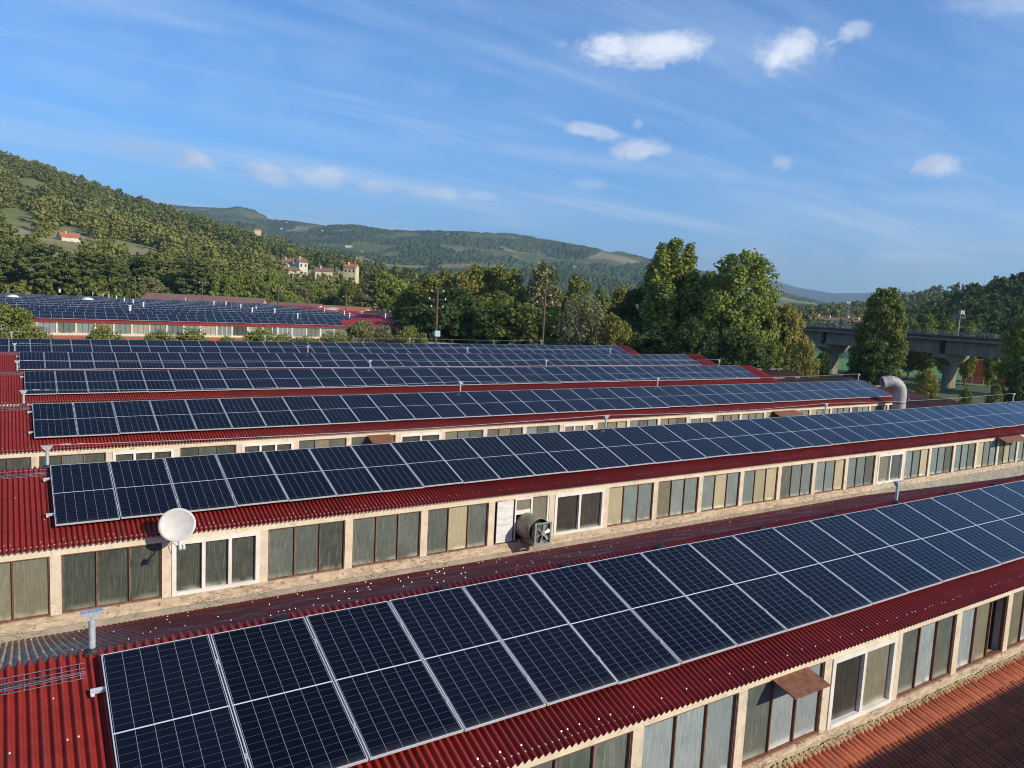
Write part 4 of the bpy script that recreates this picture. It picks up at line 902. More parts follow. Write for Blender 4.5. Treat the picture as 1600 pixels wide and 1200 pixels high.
for kk in (-2, -1, 0, 1, 2):
    s = kk*sp_; zh = zg-.003
    mb = MB()
    mb.hexa([VP(s-.9, -1.3, zh-2.0), VP(s+.9, -1.3, zh-2.0), VP(s+.9, 1.3, zh-2.0), VP(s-.9, 1.3, zh-2.0)], [VP(s-1.1, -4.4, zh-.7), VP(s+1.1, -4.4, zh-.7), VP(s+1.1, 4.4, zh-.7), VP(s-1.1, 4.4, zh-.7)])
    mb.hexa([VP(s-1.1, -4.4, zh-.7), VP(s+1.1, -4.4, zh-.7), VP(s+1.1, 4.4, zh-.7), VP(s-1.1, 4.4, zh-.7)], [VP(s-1.1, -4.4, zh), VP(s+1.1, -4.4, zh), VP(s+1.1, 4.4, zh), VP(s-1.1, 4.4, zh)])
    pr = mb.build('pier', M['concrete'], via); shift(pr, via)
    mb = MB(); n_ = 20; ring = []
    for k in range(n_):
        a = 2*pi*k/n_; ex, ey = cos(a), sin(a); ring.append((s+.85*ey, ex*.85+(.65 if ex > 0 else -.65)))
    mb.add([VP(x, y, GZ) for x, y in ring]+[VP(x, y, zh-1.9) for x, y in ring], [(k, (k+1) % n_, n_+(k+1) % n_, n_+k) for k in range(n_)]); mb.build('pier_shaft', M['concrete'], pr)
# lamps and masts by the bridge
def mast(u, vt, D, label, kind):
    t = atD(u, vt, D); root = empty('floodlight_mast' if kind else 'lattice_mast', (t[0], t[1], GZ)); tag(root, label, 'floodlight mast'); H_ = t[2]-GZ
    if kind:
        mb = MB(); mb.tube([(0, 0, 0), (0, 0, H_-1)], [.34, .24], 10); mb.build('shaft', M['mast'], root)
        mb = MB(); mb.box(-1.0, 1.0, -.7, .7, H_-1.5, H_-1.38)
        for k in (-.95, .95): mb.box(k-.04, k+.04, -.7, .7, H_-1.38, H_-.7)
        mb.build('platform', M['mast'], root)
        for k in (-.45, .45): mb = MB(); mb.box(k-.28, k+.28, -.6, -.3, H_-.75, H_); mb.build('floodlight', M['hgrey'], root)
    else:
        mb = MB(); w_ = .8
        for sx in (-1, 1):
            for sy in (-1, 1): mb.tube([(sx*w_, sy*w_, 0), (sx*w_*.5, sy*w_*.5, H_)], .07, 5)
        for k in range(9):
            z0, z1 = H_*k/9, H_*(k+1)/9; a0, a1 = w_*(1-.5*k/9), w_*(1-.5*(k+1)/9)
            mb.tube([(-a0, -a0, z0), (a1, -a1, z1)], .04, 4); mb.tube([(a0, -a0, z0), (-a1, -a1, z1)], .04, 4); mb.tube([(-a0, a0, z0), (-a1, -a1, z1)], .04, 4); mb.tube([(a0, -a0, z0), (a1, a1, z1)], .04, 4)
        mb.build('lattice', M['mast'], root); mb = MB()
        mb.box(-.9, .9, -.15, .15, H_, H_+.12)
        for k in (-.7, 0, .7): mb.box(k-.2, k+.2, -.2, .2, H_+.12, H_+.5)
        mb.build('floodlight', M['hgrey'], root)
mast(1500, 485, 175, 'floodlight mast with platform rising behind the viaduct right of centre', True)
mast(1325, 474, 215, 'slim lattice floodlight mast behind the viaduct left of the dark round tree', False)
# red containers and tent
def container(u, vb, D, ln, h, label, rot):
    b_ = atD(u, vb, D); root = empty('storage_container', (b_[0], b_[1], GZ)); root.rotation_euler = (0, 0, rot); tag(root, label, 'container', 'orange-red containers')
    mb = MB(); n_ = int(ln/.25)
    for sy, y in ((-1, -1.2), (1, 1.2)):
        V = []; 
        for i in range(n_+1): V += [(-ln/2+ln*i/n_, y+(.04 if i % 2 else 0)*sy, .1), (-ln/2+ln*i/n_, y+(.04 if i % 2 else 0)*sy, h)]
        mb.add(V, [(2*i, 2*i+2, 2*i+3, 2*i+1) for i in range(n_)])
    mb.box(-ln/2, ln/2, -1.2, 1.2, h, h+.06); mb.box(-ln/2, -ln/2+.05, -1.15, 1.15, .1, h); mb.box(ln/2-.05, ln/2, -1.15, 1.15, .1, h); mb.build('body', M['orangered'], root)
    mb = MB()
    for z in (0, h-.1): mb.box(-ln/2-.05, ln/2+.05, -1.27, -1.2, z, z+.2); mb.box(-ln/2-.05, ln/2+.05, 1.2, 1.27, z, z+.2)
    for x in (-ln/2-.05, ln/2-.1): mb.box(x, x+.15, -1.28, -1.18, 0, h+.1)
    mb.build('corner_frame', M['orangered'], root)
container(1529, 601, 173, 5.6, 4.6, 'left orange-red container beyond the viaduct pier', radians(-62))
container(1556, 600, 174, 5, 4.2, 'right orange-red container beside the white tent', radians(-62))
t = atD(1600, 600, 176); root = empty('white_tent', (t[0], t[1], GZ)); root.rotation_euler = (0, 0, radians(-62)); tag(root, 'pale white peaked tent half hidden by the tree at the right edge', 'tent')
mb = MB(); mb.add([(-5, -4, 2.2), (5, -4, 2.2), (5, 4, 2.2), (-5, 4, 2.2), (-5, 0, 5.2), (5, 0, 5.2)], [(0, 1, 5, 4), (2, 3, 4, 5), (0, 4, 3), (1, 2, 5)]); mb.build('canopy', M['tent'], root)
for x in (-4.9, 4.9):
    for y in (-3.9, 3.9): mb = MB(); mb.tube([(x, y, 0), (x, y, 2.2)], .12, 6); mb.build('tent_leg', M['tent'], root)
# fence round the pitch
root = empty('wire_fence', (150, 70, GZ)); tag(root, 'low mesh fence along the near side of the green pitch', 'fence')
mb = MB(); fa, fb = Vector((146, 58, GZ)), Vector((146, 150, GZ)); n_ = 46
for i in range(n_+1): p = fa.lerp(fb, i/n_); mb.tube([p, p+Vector((0, 0, 2))], .05, 5)
shift(mb.build('fence_posts', M['galv'], root), root); mb = MB()
for z in (.3, .8, 1.3, 1.9): mb.tube([fa+Vector((0, 0, z)), fb+Vector((0, 0, z))], .025, 4)
shift(mb.build('fence_rails', M['galv'], root), root)

# ================================================================== trees
def crown(seed, shape, H_, R_, zb, nl, per, leaf, lobe=.26, up_bias=.25):
    g = np.random.default_rng(seed); LC = []
    env = {'round': lambda t: math.sqrt(max(0, 1-(2*t-1)**2))**.8*(1-.15*t), 'poplar': lambda t: (min(1, t*4.5)**.7)*(1-t)**.42*1.05, 'column': lambda t: (min(1, t*3.5)**.6)*(1-t)**.5*1.1,
           'cone': lambda t: (min(1, t*6))*(1-t)**.75, 'pine': lambda t: (min(1, t*2.5)**.5)*(1-t)**.5*1.15, 'shrub': lambda t: math.sqrt(max(0, 1-t**2.2))*(.8+.2*min(1, t*4)), 'multi': None}[shape]
    if shape == 'multi':       # broad poplar with several upright leaders
        lead = [(0, 0, 1.0, .42), (-.42, .1, .90, .36), (.40, -.1, .93, .38), (.1, .42, .88, .36), (.66, .2, .74, .34), (-.68, -.15, .70, .34), (-.2, -.5, .8, .36), (.3, -.55, .66, .34), (-.15, .2, .96, .3), (.16, -.25, .97, .3)]
        for (lx, ly, lh, lr) in lead:
            for _ in range(nl//len(lead)):
                t = g.random()**.8; a = g.random()*2*pi; rr_ = lr*R_*(min(1, t*5)**.5)*(1-t)**.5*(.35+.65*g.random()**.5)
                k = .35+.65*min(1, t*2.5)
                LC.append((lx*R_*k+rr_*cos(a), ly*R_*k+rr_*sin(a), zb+t*(H_*lh-zb), lobe*R_*(.35+.4*(1-t)), t))
    else:
        tries = 0
        while len(LC) < nl and tries < nl*20:
            tries += 1
            t = g.random(); e = env(t)
            if g.random() > .25+.75*e: continue
            a = g.random()*2*pi; asym = 1+.16*sin(a*2+seed)+.12*sin(a*3+2*seed+t*5)
            rr_ = R_*e*asym*(.25+.75*g.random()**.45); LC.append((rr_*cos(a), rr_*sin(a), zb+t*(H_-zb), lobe*R_*(.55+.6*g.random()), t))
    V = []; T = []
    for (x, y, z, lr, t) in LC:
        n_ = max(4, int(per*(.5+g.random()))); dr = g.normal(size=(n_, 3)); dr /= np.linalg.norm(dr, axis=1)[:, None]
        dr[:, 2] += up_bias; rad = lr*(.45+.6*g.random(n_)**.6)[:, None]
        c = np.array([x, y, z])+dr*rad*np.array([1, 1, .85 if shape not in ('multi', 'column', 'poplar') else 1.5])
        if shape == 'pine': c[:, 2] = z+(c[:, 2]-z)*.55
        nm = dr+g.normal(size=(n_, 3))*.55; nm /= np.linalg.norm(nm, axis=1)[:, None]
        a1 = np.cross(nm, g.normal(size=(n_, 3))); a1 /= np.linalg.norm(a1, axis=1)[:, None]; a2 = np.cross(nm, a1)
        s = leaf*(.6+.8*g.random(n_))[:, None]
        q = np.stack([c-a1*s-a2*s*.25, c-a2*s*.9+a1*s*.15, c+a1*s*1.05+a2*s*.2, c+a2*s*.85-a1*s*.1], 1); V.append(q)
        T.append(np.clip(g.random()*.55+g.random(n_)*.45, 0, 1))
    V = np.concatenate(V).reshape(-1, 3); return V, np.arange(len(V)).reshape(-1, 4), np.concatenate(T)
def trunkmesh(seed, H_, r0, zb, R_, nlimb=7, bark='bark', multi=1):
    g = random.Random(seed); mb = MB()
    for s in range(multi):
        ox, oy = (0, 0) if multi == 1 else (g.uniform(-.5, .5), g.uniform(-.5, .5)); lx, ly = (g.uniform(-.03, .03), g.uniform(-.03, .03)) if multi == 1 else (g.uniform(-.22, .22), g.uniform(-.22, .22))
        n_ = 7; pts = [(ox+lx*H_*t/n_+g.uniform(-.04, .04)*t, oy+ly*H_*t/n_+g.uniform(-.04, .04)*t, H_*.93*t/n_) for t in range(n_+1)]
        mb.tube(pts, [r0*(1-.9*t/n_)*(1.25 if t == 0 else 1) for t in range(n_+1)], 8)
        for k in range(nlimb):
            t = g.uniform(.25, .85); p = Vector(pts[int(t*n_)]); a = g.uniform(0, 2*pi); ln = R_*g.uniform(.45, .85)*(1.1-t)
            q = p+Vector((cos(a)*ln*.5, sin(a)*ln*.5, ln*.35)); r_ = p+Vector((cos(a)*ln, sin(a)*ln, ln*.85)); mb.tube([p, q, r_], [r0*.38*(1.1-t), r0*.22*(1.1-t), .015], 5)
    me = bpy.data.meshes.new('trunk'); me.from_pydata(mb.v, [], mb.f); me.materials.append(M[bark]); return me
TREE = {}
ONES = ['', 'first', 'second', 'third', 'fourth', 'fifth', 'sixth', 'seventh', 'eighth', 'ninth', 'tenth', 'eleventh', 'twelfth', 'thirteenth', 'fourteenth', 'fifteenth', 'sixteenth', 'seventeenth', 'eighteenth', 'nineteenth']
def ordn(k):
    if k < 20: return ONES[k]
    t_ = {2: 'twent', 3: 'thirt', 4: 'fort'}[k//10]; return t_+'ieth' if k % 10 == 0 else t_+'y-'+ONES[k % 10]
def ordlabel(objs, fmt):
    objs.sort(key=lambda o: math.atan2(o.location.x-CAM[0], o.location.y-CAM[1]))
    for k, o in enumerate(objs): o['label'] = fmt % ordn(k+1)
def proto(key, seed, shape, H_, R_, zb, nl, per, leaf, lm, r0=.25, lobe=.26, bark='bark', multi=1, limbs=7, **k):
    V, Q, T = crown(seed, shape, H_, R_, zb, nl, per, leaf, lobe, **k); TREE[key] = (npmesh('crown', V, Q, L[lm], tint=T), trunkmesh(seed, H_, r0, zb, R_, limbs, bark, multi), float(np.quantile(V[:, 2], .999)), float(np.quantile(np.hypot(V[:, 0], V[:, 1]), .97)))
def plant(key, name, loc, h, label, group=None, wide=1.0, rot=None, lm=None, cat='tree'):
    cm, tm, H_, R_ = TREE[key]; s = h/H_
    root = empty(name, tuple(loc)); root.scale = (s*wide, s*wide, s); root.rotation_euler = (0, 0, random.uniform(0, 2*pi) if rot is None else rot); tag(root, label, cat, group)
    c = link('crown', cm, root); t = link('trunk', tm, root)
    if lm:
        c.material_slots[0].link = 'OBJECT'; c.material_slots[0].material = L[lm]
    return root
proto('multi', 1, 'multi', 20, 5.2, 1.6, 520, 64, .17, 'poplar', .45, lobe=.30, limbs=12)
proto('big', 2, 'round', 18, 6.2, 1.0, 420, 72, .18, 'poplar', .45, lobe=.17, limbs=12)
proto('roundA', 3, 'round', 12, 4.6, .8, 150, 55, .22, 'mid', .28, lobe=.22)
proto('roundB', 4, 'round', 12, 4.4, .6, 150, 55, .22, 'mid', .28, lobe=.24)
proto('roundC', 14, 'round', 12, 5, .8, 160, 50, .20, 'mid', .28, lobe=.2)
proto('poplarA', 5, 'poplar', 14, 3.2, 1.0, 150, 50, .18, 'olive', .25, lobe=.26)
proto('poplarB', 6, 'poplar', 14, 2.8, 1.0, 150, 50, .18, 'olive', .25, lobe=.28)
proto('column', 7, 'column', 11, 1.75, 1.2, 130, 50, .13, 'poplar', .18, lobe=.34)
proto('pineA', 8, 'pine', 15, 3.0, 6.5, 95, 50, .22, 'pine', .22, lobe=.28, bark='palebark')
proto('pineB', 9, 'pine', 15, 2.9, 3.5, 100, 50, .22, 'pine', .22, lobe=.28, bark='palebark')
proto('shrubA', 10, 'shrub', 4, 2.6, .2, 170, 60, .085, 'shrub', .12, lobe=.22)
proto('shrubB', 11, 'shrub', 4, 3.0, .2, 190, 60, .085, 'shrub', .12, lobe=.2)
proto('stems', 12, 'poplar', 11, 2.8, 3.8, 60, 36, .14, 'grey', .09, lobe=.24, bark='palebark', multi=12, limbs=4)
proto('bigdark', 13, 'round', 15, 4.4, .8, 300, 70, .17, 'mid', .4, lobe=.19, limbs=10)

def at_ground(u, D): p = atD(u, 600, D); return (p[0], p[1], GZ)
def hgt(u, v, D): return atD(u, v, D)[2]-GZ
def T(key, name, u, vtop, D, label, group=None, wide=1.0, lm=None, cat='tree', rot=None):
    if wide > 5: h_ = hgt(u, vtop, D); wide = (wide/2/FOC*D)/(TREE[key][3]*h_/TREE[key][2])
    return plant(key, name, at_ground(u, D), hgt(u, vtop, D)*1.0, label, group, wide, rot, lm, cat)
# the tall trees right of centre
T('multi', 'poplar_tree', 1040, 376, 108, 'tallest green poplar with several upright tops right of centre', wide=128, rot=.4)
T('big', 'broad_tree', 1143, 394, 104, 'tall rounded light-green tree just right of the tallest poplar', wide=146, rot=1.0)
T('roundA', 'broad_tree', 985, 452, 112, 'dark tree filling the left foot of the tallest poplar', lm='dark', wide=84)
T('roundC', 'broad_tree', 1006, 432, 114, 'dark green tree leaning out left of the tallest poplar', lm='dark', wide=60)
T('roundB', 'broad_tree', 1093, 424, 109, 'dark tree filling the gap between the two tallest trees', lm='mid', wide=84)
T('roundC', 'broad_tree', 1080, 498, 95, 'low dark tree at the end of the fifth solar array', lm='dark', wide=80)
T('roundA', 'broad_tree', 1180, 462, 102, 'green tree on the right shoulder of the rounded tall tree', wide=70, lm='poplar')
T('roundB', 'broad_tree', 1150, 515, 88, 'low green tree above the right ends of the solar rows', lm='dark', wide=100)
T('bigdark', 'plane_tree', 1220, 476, 104, 'golden autumn tree right of the tall green trees', lm='gold', wide=62)
T('roundC', 'plane_tree', 1252, 527, 98, 'low golden bush-like tree left of the first viaduct pier', lm='gold', wide=42)
T('roundA', 'broad_tree', 1200, 535, 92, 'low green tree below the golden tree', wide=60)
T('roundB', 'broad_tree', 1010, 515, 100, 'low very dark tree behind the end of the rearmost array', lm='dark', wide=110)
T('bigdark', 'dark_tree', 1370, 450, 112, 'large dark round tree standing in front of the viaduct', wide=76, rot=.3, lm='mid')
T('roundA', 'dark_tree', 1362, 530, 108, 'dark lower tree at the foot of the round tree before the viaduct', lm='dark', wide=66)
T('bigdark', 'broad_tree', 1597, 490, 118, 'green tree at the right edge in front of the white tent', wide=58, lm='poplar')
T('roundA', 'broad_tree', 1602, 560, 112, 'dark low tree at the right edge below the larger one', wide=50, lm='dark')
for j, (u, v, D, wp) in enumerate(((1417, 499, 172, 29), (1441, 490, 170, 32), (1474, 495, 174, 26), (1507, 503, 168, 22), (1544, 522, 166, 20), (1393, 505, 178, 24))):
    T('column', 'columnar_poplar', u, v, D, ['slender poplar right of the dark round tree', 'slender poplar, second right of the dark round tree', 'slender poplar left of the second viaduct pier', 'slender poplar right of the second viaduct pier', 'slender poplar between the two orange-red containers', 'slender poplar hidden behind the dark round tree'][j], 'row of slender poplars behind the viaduct', wide=wp)
T('roundC', 'leafy_bush', 1447, 576, 100, 'pale green bush in front of the viaduct pier', lm='olive', wide=36, cat='bush')
T('roundA', 'leafy_bush', 1557, 600, 96, 'small green bush on the lawn right of the viaduct pier', wide=22, cat='bush')
T('roundB', 'leafy_bush', 1512, 606, 100, 'tiny green bush at the foot of the second viaduct pier', wide=16, cat='bush')
T('roundB', 'broad_tree', 1283, 548, 150, 'small dark tree under the viaduct left of the first pier', lm='dark', wide=24)
# tree belt left of centre
belt = [(668, 428, 128, 'poplarA'), (688, 422, 132, 'poplarB'), (712, 424, 128, 'poplarA'), (733, 413, 130, 'poplarB'), (752, 417, 134, 'poplarA'), (775, 414, 132, 'poplarA'), (795, 420, 128, 'poplarB'), (841, 408, 126, 'poplarB'),
        (893, 430, 128, 'poplarB'), (826, 440, 136, 'poplarA'), (860, 448, 134, 'poplarA'), (962, 446, 124, 'poplarA'), (930, 452, 136, 'poplarB'), (650, 442, 140, 'roundA'), (640, 450, 138, 'roundB')]
bl = ['first olive poplar at the left end of the belt', 'second olive poplar from the left end of the belt', 'third olive poplar, right of the tall box pole', 'pointed olive poplar just right of the third one', 'olive poplar in the middle of the left clump',
      'bright olive poplar near the right of the clump', 'rightmost olive poplar of the left clump', 'tall slim reddish-tipped poplar standing alone', 'slim pointed poplar right of the bare stems', 'olive poplar behind and left of the lone slim one', 'olive poplar behind the second tall pole',
      'olive poplar beside the tallest green poplar', 'olive poplar between the stems and the tallest poplar', 'green tree left of the olive poplars', 'green tree at the left start of the tree belt']
for j, (u, v, D, k) in enumerate(belt): T(k, 'poplar_tree' if 'pop' in k else 'broad_tree', u, v, D, bl[j], 'tree belt behind the near hall', wide=1.05 if 'pop' in k else .9, lm='olive' if j in (0, 1, 2, 3, 4, 5, 6, 11) else ('grey' if j in (7,) else 'mid'))
for j, (u, v, D) in enumerate(((655, 478, 112), (690, 474, 108), (722, 462, 112), (760, 480, 106), (800, 472, 110), (822, 476, 104), (850, 480, 112), (880, 486, 110), (935, 490, 108), (950, 480, 112), (980, 500, 106), (770, 455, 118), (700, 448, 120))):
    T(['roundA', 'roundB', 'roundC'][j % 3], 'broad_tree', u, v, D, 'dark understorey tree number %s of the belt, from the left' % ['one', 'two', 'three', 'four', 'five', 'six', 'seven', 'eight', 'nine', 'ten', 'eleven', 'twelve', 'thirteen'][j], 'dark understorey of the tree belt', lm=['dark', 'dark', 'mid'][j % 3] if j > 2 else 'dark', wide=1.25)
for j, (u, v, D) in enumerate(((893, 462, 100), (912, 458, 102), (925, 470, 99))):
    T('stems', 'thin_stemmed_tree', u, v, D, ['left', 'middle', 'right'][j]+' clump of thin pale bare stems with sparse tops', 'pale thin-stemmed clumps', wide=1.1)
T('roundC', 'leafy_bush', 953, 490, 98, 'yellow-green bush right of the pale stems', lm='olive', wide=.7, cat='bush')
# shrubs between the halls
sh = [(12, 474, 76, 'shrubA', 1.1, 'shrub'), (52, 504, 74, 'shrubB', .9, 'shrub'), (160, 502, 75, 'shrubB', .85, 'shrub'), (250, 511, 75, 'shrubA', .8, 'shrub'), (298, 507, 75, 'shrubB', .9, 'shrub'), (405, 506, 74, 'shrubB', .95, 'shrub'), (475, 520, 74, 'shrubA', .9, 'shrub'),
      (520, 512, 74, 'shrubB', 1.0, 'shrub'), (562, 496, 77, 'shrubA', 1.05, 'grey'), (596, 503, 77, 'shrubB', .8, 'grey'), (637, 505, 74, 'shrubB', .9, 'shrub'), (355, 520, 74, 'shrubA', .6, 'shrub'), (440, 516, 74, 'shrubA', .8, 'shrub')]
sl = ['tall leafy tree top at the left edge between the halls', 'low leafy top right of the left-edge one', 'rounded leafy top in front of the fourth distant window bay', 'small leafy top left of a larger one', 'wide leafy top left of centre of the shrub row', 'leafy top in front of the lit distant windows', 'small leafy top right of the lit windows',
      'wide leafy top left of the grey-green one', 'grey-green feathery top, largest of the right group', 'grey-green feathery top right of the largest one', 'rightmost rounded leafy top below the tall box pole', 'very small leafy top between two larger ones', 'leafy top just right of the lit-window one']
for j, (u, v, D, k, wd, lm) in enumerate(sh):
    zt = atD(u, v+(3 if u > 30 else 0), D)[2]; wd *= .82; h_ = 4.6; base = atD(u, 600, D)
    r = plant(k, 'leafy_shrub', (base[0], base[1], zt-h_*1.02), h_, sl[j], 'row of leafy tree tops between the halls', wide=wd, lm=lm if lm != 'shrub' else None)
    # the stem stands on the ground
    mb = MB(); dz = (zt-h_-GZ); sx = r.scale[2]; mb.tube([(0, 0, -dz/sx), (0, 0, .5)], [.2, .12], 8); q = mb.build('lower_stem', M['bark'], r)
# pines on the left
rr = random.Random(5); PN = []; BT = []
for j in range(46):
    u = -60+j*9.2+rr.uniform(-5, 5); D = rr.uniform(238, 262); v = 395+rr.uniform(-14, 22)+max(0, (u-120))*.10
    if u > 330: continue
    PN.append(T('pineA' if rr.random() < .55 else 'pineB', 'pine_tree', u, v, D, 'pine with pale trunk in the stand behind the distant solar roofs', 'pines behind the distant hall', wide=rr.uniform(.95, 1.35)))
for j in range(34):
    u = 240+j*12.5+rr.uniform(-5, 5); D = rr.uniform(236, 268); v = 432+rr.uniform(-16, 14)+max(0, (u-500))*.04+(16 if 425 < u < 565 else 0)
    BT.append(T(rr.choice(['roundA', 'roundB', 'roundC', 'poplarA']), 'broad_tree', u, v, D, 'bushy tree on the edge of the wood behind the brown sheds', 'trees behind the brown sheds', wide=rr.uniform(.95, 1.3), lm=rr.choice(['mid', 'olive', 'mid', 'poplar', 'grey', 'dark'])))
ordlabel(VT, '%s small white capped vent pipe from the left on the distant solar roof'); ordlabel(PN, '%s pine from the left in the stand behind the distant solar roofs'); ordlabel(BT, '%s bushy tree from the left along the wood edge behind the brown sheds')
# ================================================================== hills
def fbm(x, y, seed, octs=5):
    g = np.random.default_rng(seed); z = np.zeros(np.broadcast(x, y).shape); a = 1.0
    for o in range(octs):
        for _ in range(3):
            th, ph = g.random()*2*pi, g.random()*2*pi; fq = 2**o; z += a*np.sin((x*cos(th)+y*sin(th))*fq+ph+.7*np.sin((y*cos(th)-x*sin(th))*fq*.7+ph*2))/3
        a *= .5
    return z
class Hill:
    def __init__(s, crest, D0, zf=GZ-2, pw=1.0, rough=.06, seed=1, treeh=0):
        s.az = np.array([azel(u, v)[0] for u, v, *_ in crest]); s.dc = np.array([c[2] for c in crest], float)
        s.zc = np.array([CAM[2]+dc*tan(azel(c[0], c[1])[1]) for c, dc in zip(crest, s.dc)])-treeh; s.D0, s.zf, s.pw, s.rough, s.seed = D0, zf, pw, rough, seed
    def z(s, az, D):
        az = np.asarray(az, float); D = np.asarray(D, float); dc = np.interp(az, s.az, s.dc); zc = np.interp(az, s.az, s.zc); d0 = np.interp(az, s.az, s.D0) if np.ndim(s.D0) else s.D0
        t = (D-d0)/(dc-d0); tt = np.clip(t, 0, 1)
        base = s.zf+(zc-s.zf)*(tt**s.pw); base = np.where(t > 1, s.zf+(zc-s.zf)*np.clip(1-(t-1)*1.1, -.3, 1), base); base = np.where(t < 0, s.zf+np.clip(t, -1, 0)*3, base)
        x, y = D*np.sin(az), D*np.cos(az); L_ = np.maximum(dc-d0, 1); n_ = fbm(x/L_*9, y/L_*9, s.seed)
        return base+n_*s.rough*(zc-s.zf)*np.clip(tt*(1-tt)*4, 0, 1)*np.where(t > 1, 0, 1)
    def mesh(s, name, nu, nt, mt, t1=1.5, a0=None, a1=None, jit=0.0, mask=None):
        a0 = s.az[0] if a0 is None else a0; a1 = s.az[-1] if a1 is None else a1
        A = np.linspace(a0, a1, nu)[:, None]; dc = np.interp(A, s.az, s.dc); d0 = np.interp(A, s.az, s.D0) if np.ndim(s.D0) else s.D0
        t = np.linspace(-.02, t1, nt)[None]; D = d0+(dc-d0)*t; Z = s.z(np.broadcast_to(A, D.shape), D)
        X, Y_ = CAM[0]+D*np.sin(A), CAM[1]+D*np.cos(A)
        if jit:
            g = np.random.default_rng(s.seed); tt = np.clip(t*6, 0, 1)
            fm = forest_mask(X, Y_) if mask else 1.0
            Z = Z+g.random(Z.shape)*jit*tt*fm
        V = np.stack([X, Y_, Z], -1).reshape(-1, 3); i = np.arange(nu-1)[:, None]*nt+np.arange(nt-1)[None]; q = np.stack([i, i+nt, i+nt+1, i+1], -1).reshape(-1, 4)
        me = npmesh(name, V, q, mt, smooth=not jit)
        if jit and mask:
            a = me.attributes.new('forest', 'FLOAT', 'POINT'); a.data.foreach_set('value', np.asarray(np.broadcast_to(fm, Z.shape), np.float32).ravel())
        o = link(name, me); tag(o, kind='structure'); return o
    def hit(s, u, v):
        az, el = azel(u, v)
        Ds = np.linspace(100, float(np.max(s.dc))*1.05, 4000); zz_ = CAM[2]+Ds*tan(el); h = s.z(np.full_like(Ds, az), Ds); k = np.argmax(h > zz_)
        D = Ds[k] if h[k] > zz_[k] else float(np.interp(az, s.az, s.dc)); return np.array([CAM[0]+D*sin(az), CAM[1]+D*cos(az), float(s.z(az, D))]), D
def forest_mask(X, Y_):
    f = fbm(X/62, Y_/90, 77, 5); g = fbm(X/700, Y_/700, 5, 3)
    return np.clip((f+.5*g+.22)*4, 0, 1)
A = Hill([(-700, 150, 1300), (-300, 190, 1250), (0, 242, 1150), (50, 258, 1130), (100, 275, 1100), (150, 292, 1080), (200, 312, 1060), (250, 325, 1040), (300, 341, 1020), (350, 355, 1000), (400, 367, 980), (450, 381, 940), (500, 396, 900), (550, 410, 850), (600, 421, 800), (650, 431, 760), (700, 440, 720), (800, 458, 680), (900, 476, 650)],
         np.array([190, 190, 215, 215, 215, 215, 218, 220, 225, 230, 235, 240, 245, 250, 250, 250, 250, 260, 270.]), GZ-.5, 1.15, .05, 3, treeh=7)
def soil(name, a, b_, c_, sc):
    mt, n, bb = newmat(name); co = n.new('ShaderNodeTexCoord').outputs['Object']
    f = n.noise(co, sc, 5, .6); g = n.noise(co, sc*4, 5, .65); c = n.mix(n.step(f, .4, .6), a, b_); c = n.mix(n.step(g, .5, .7), c, c_); n.put(bb.inputs['Base Color'], c); bb.inputs['Roughness'].default_value = 1; bb.inputs['Specular IOR Level'].default_value = 0.1; return mt
A.mesh('hill', 260, 90, soil('hillside_soil', (.17, .19, .07), (.33, .28, .15), (.13, .16, .055), .012))

B = Hill([(-100, 330, 4300), (100, 318, 4300), (240, 316, 4300), (300, 322, 4200), (350, 324, 4000), (375, 321, 4000), (400, 327, 4000), (420, 340, 3800), (460, 344, 3600), (500, 350, 3500), (555, 354, 3400), (610, 367, 3300), (640, 368, 3300), (700, 366, 3300), (745, 364, 3300), (800, 365, 3200), (850, 374, 3200), (900, 382, 3100), (950, 391, 3000), (1000, 401, 2950), (1060, 414, 2900), (1150, 432, 2800), (1250, 462, 2700), (1330, 478, 2600), (1400, 500, 2500)],
         950.0, GZ-3, .92, .17, 21, treeh=12)
def hillmat(name, f1, f2, m1, m2, m3):
    mt, n, bb = newmat(name); co = n.new('ShaderNodeTexCoord').outputs['Object']
    fa = n.new('ShaderNodeAttribute', attribute_name='forest').outputs['Fac']
    g = n.noise(co, .03, 5, .7); v = n.new('ShaderNodeTexVoronoi'); n.put(v.inputs['Vector'], n.scale(co, 1, 1, .3)); v.inputs['Scale'].default_value = .006
    sp = n.new('ShaderNodeSeparateXYZ'); n.l.new(v.outputs['Color'], sp.inputs[0])
    fld = n.mix(n.step(sp.outputs[0], .3, .5), m1, m2); fld = n.mix(n.step(sp.outputs[1], .74, .8), fld, m3)
    wd = n.mix(n.step(g, .35, .65), f1, f2); n.put(bb.inputs['Base Color'], n.mix(n.step(fa, .3, .6), fld, wd)); bb.inputs['Roughness'].default_value = 1; bb.inputs['Specular IOR Level'].default_value = .1; return mt
B.mesh('hill', 700, 300, hillmat('distant_hill_cover', (.050, .080, .034), (.085, .115, .045), (.10, .135, .05), (.14, .155, .065), (.27, .22, .13)), t1=1.3, jit=11, mask=True)
C_ = Hill([(900, 455, 9000), (1100, 438, 9000), (1195, 435, 9000), (1220, 441, 9000), (1245, 449, 9000), (1270, 453, 9000), (1300, 458, 8800), (1345, 458, 8800), (1400, 455, 8600), (1440, 457, 8600), (1500, 462, 8600), (1700, 470, 8600)], 5500.0, GZ-5, .9, .1, 9)
C_.mesh('hill', 300, 40, soil('far_hill_cover', (.04, .06, .025), (.06, .08, .03), (.08, .09, .04), .004), t1=1.4)
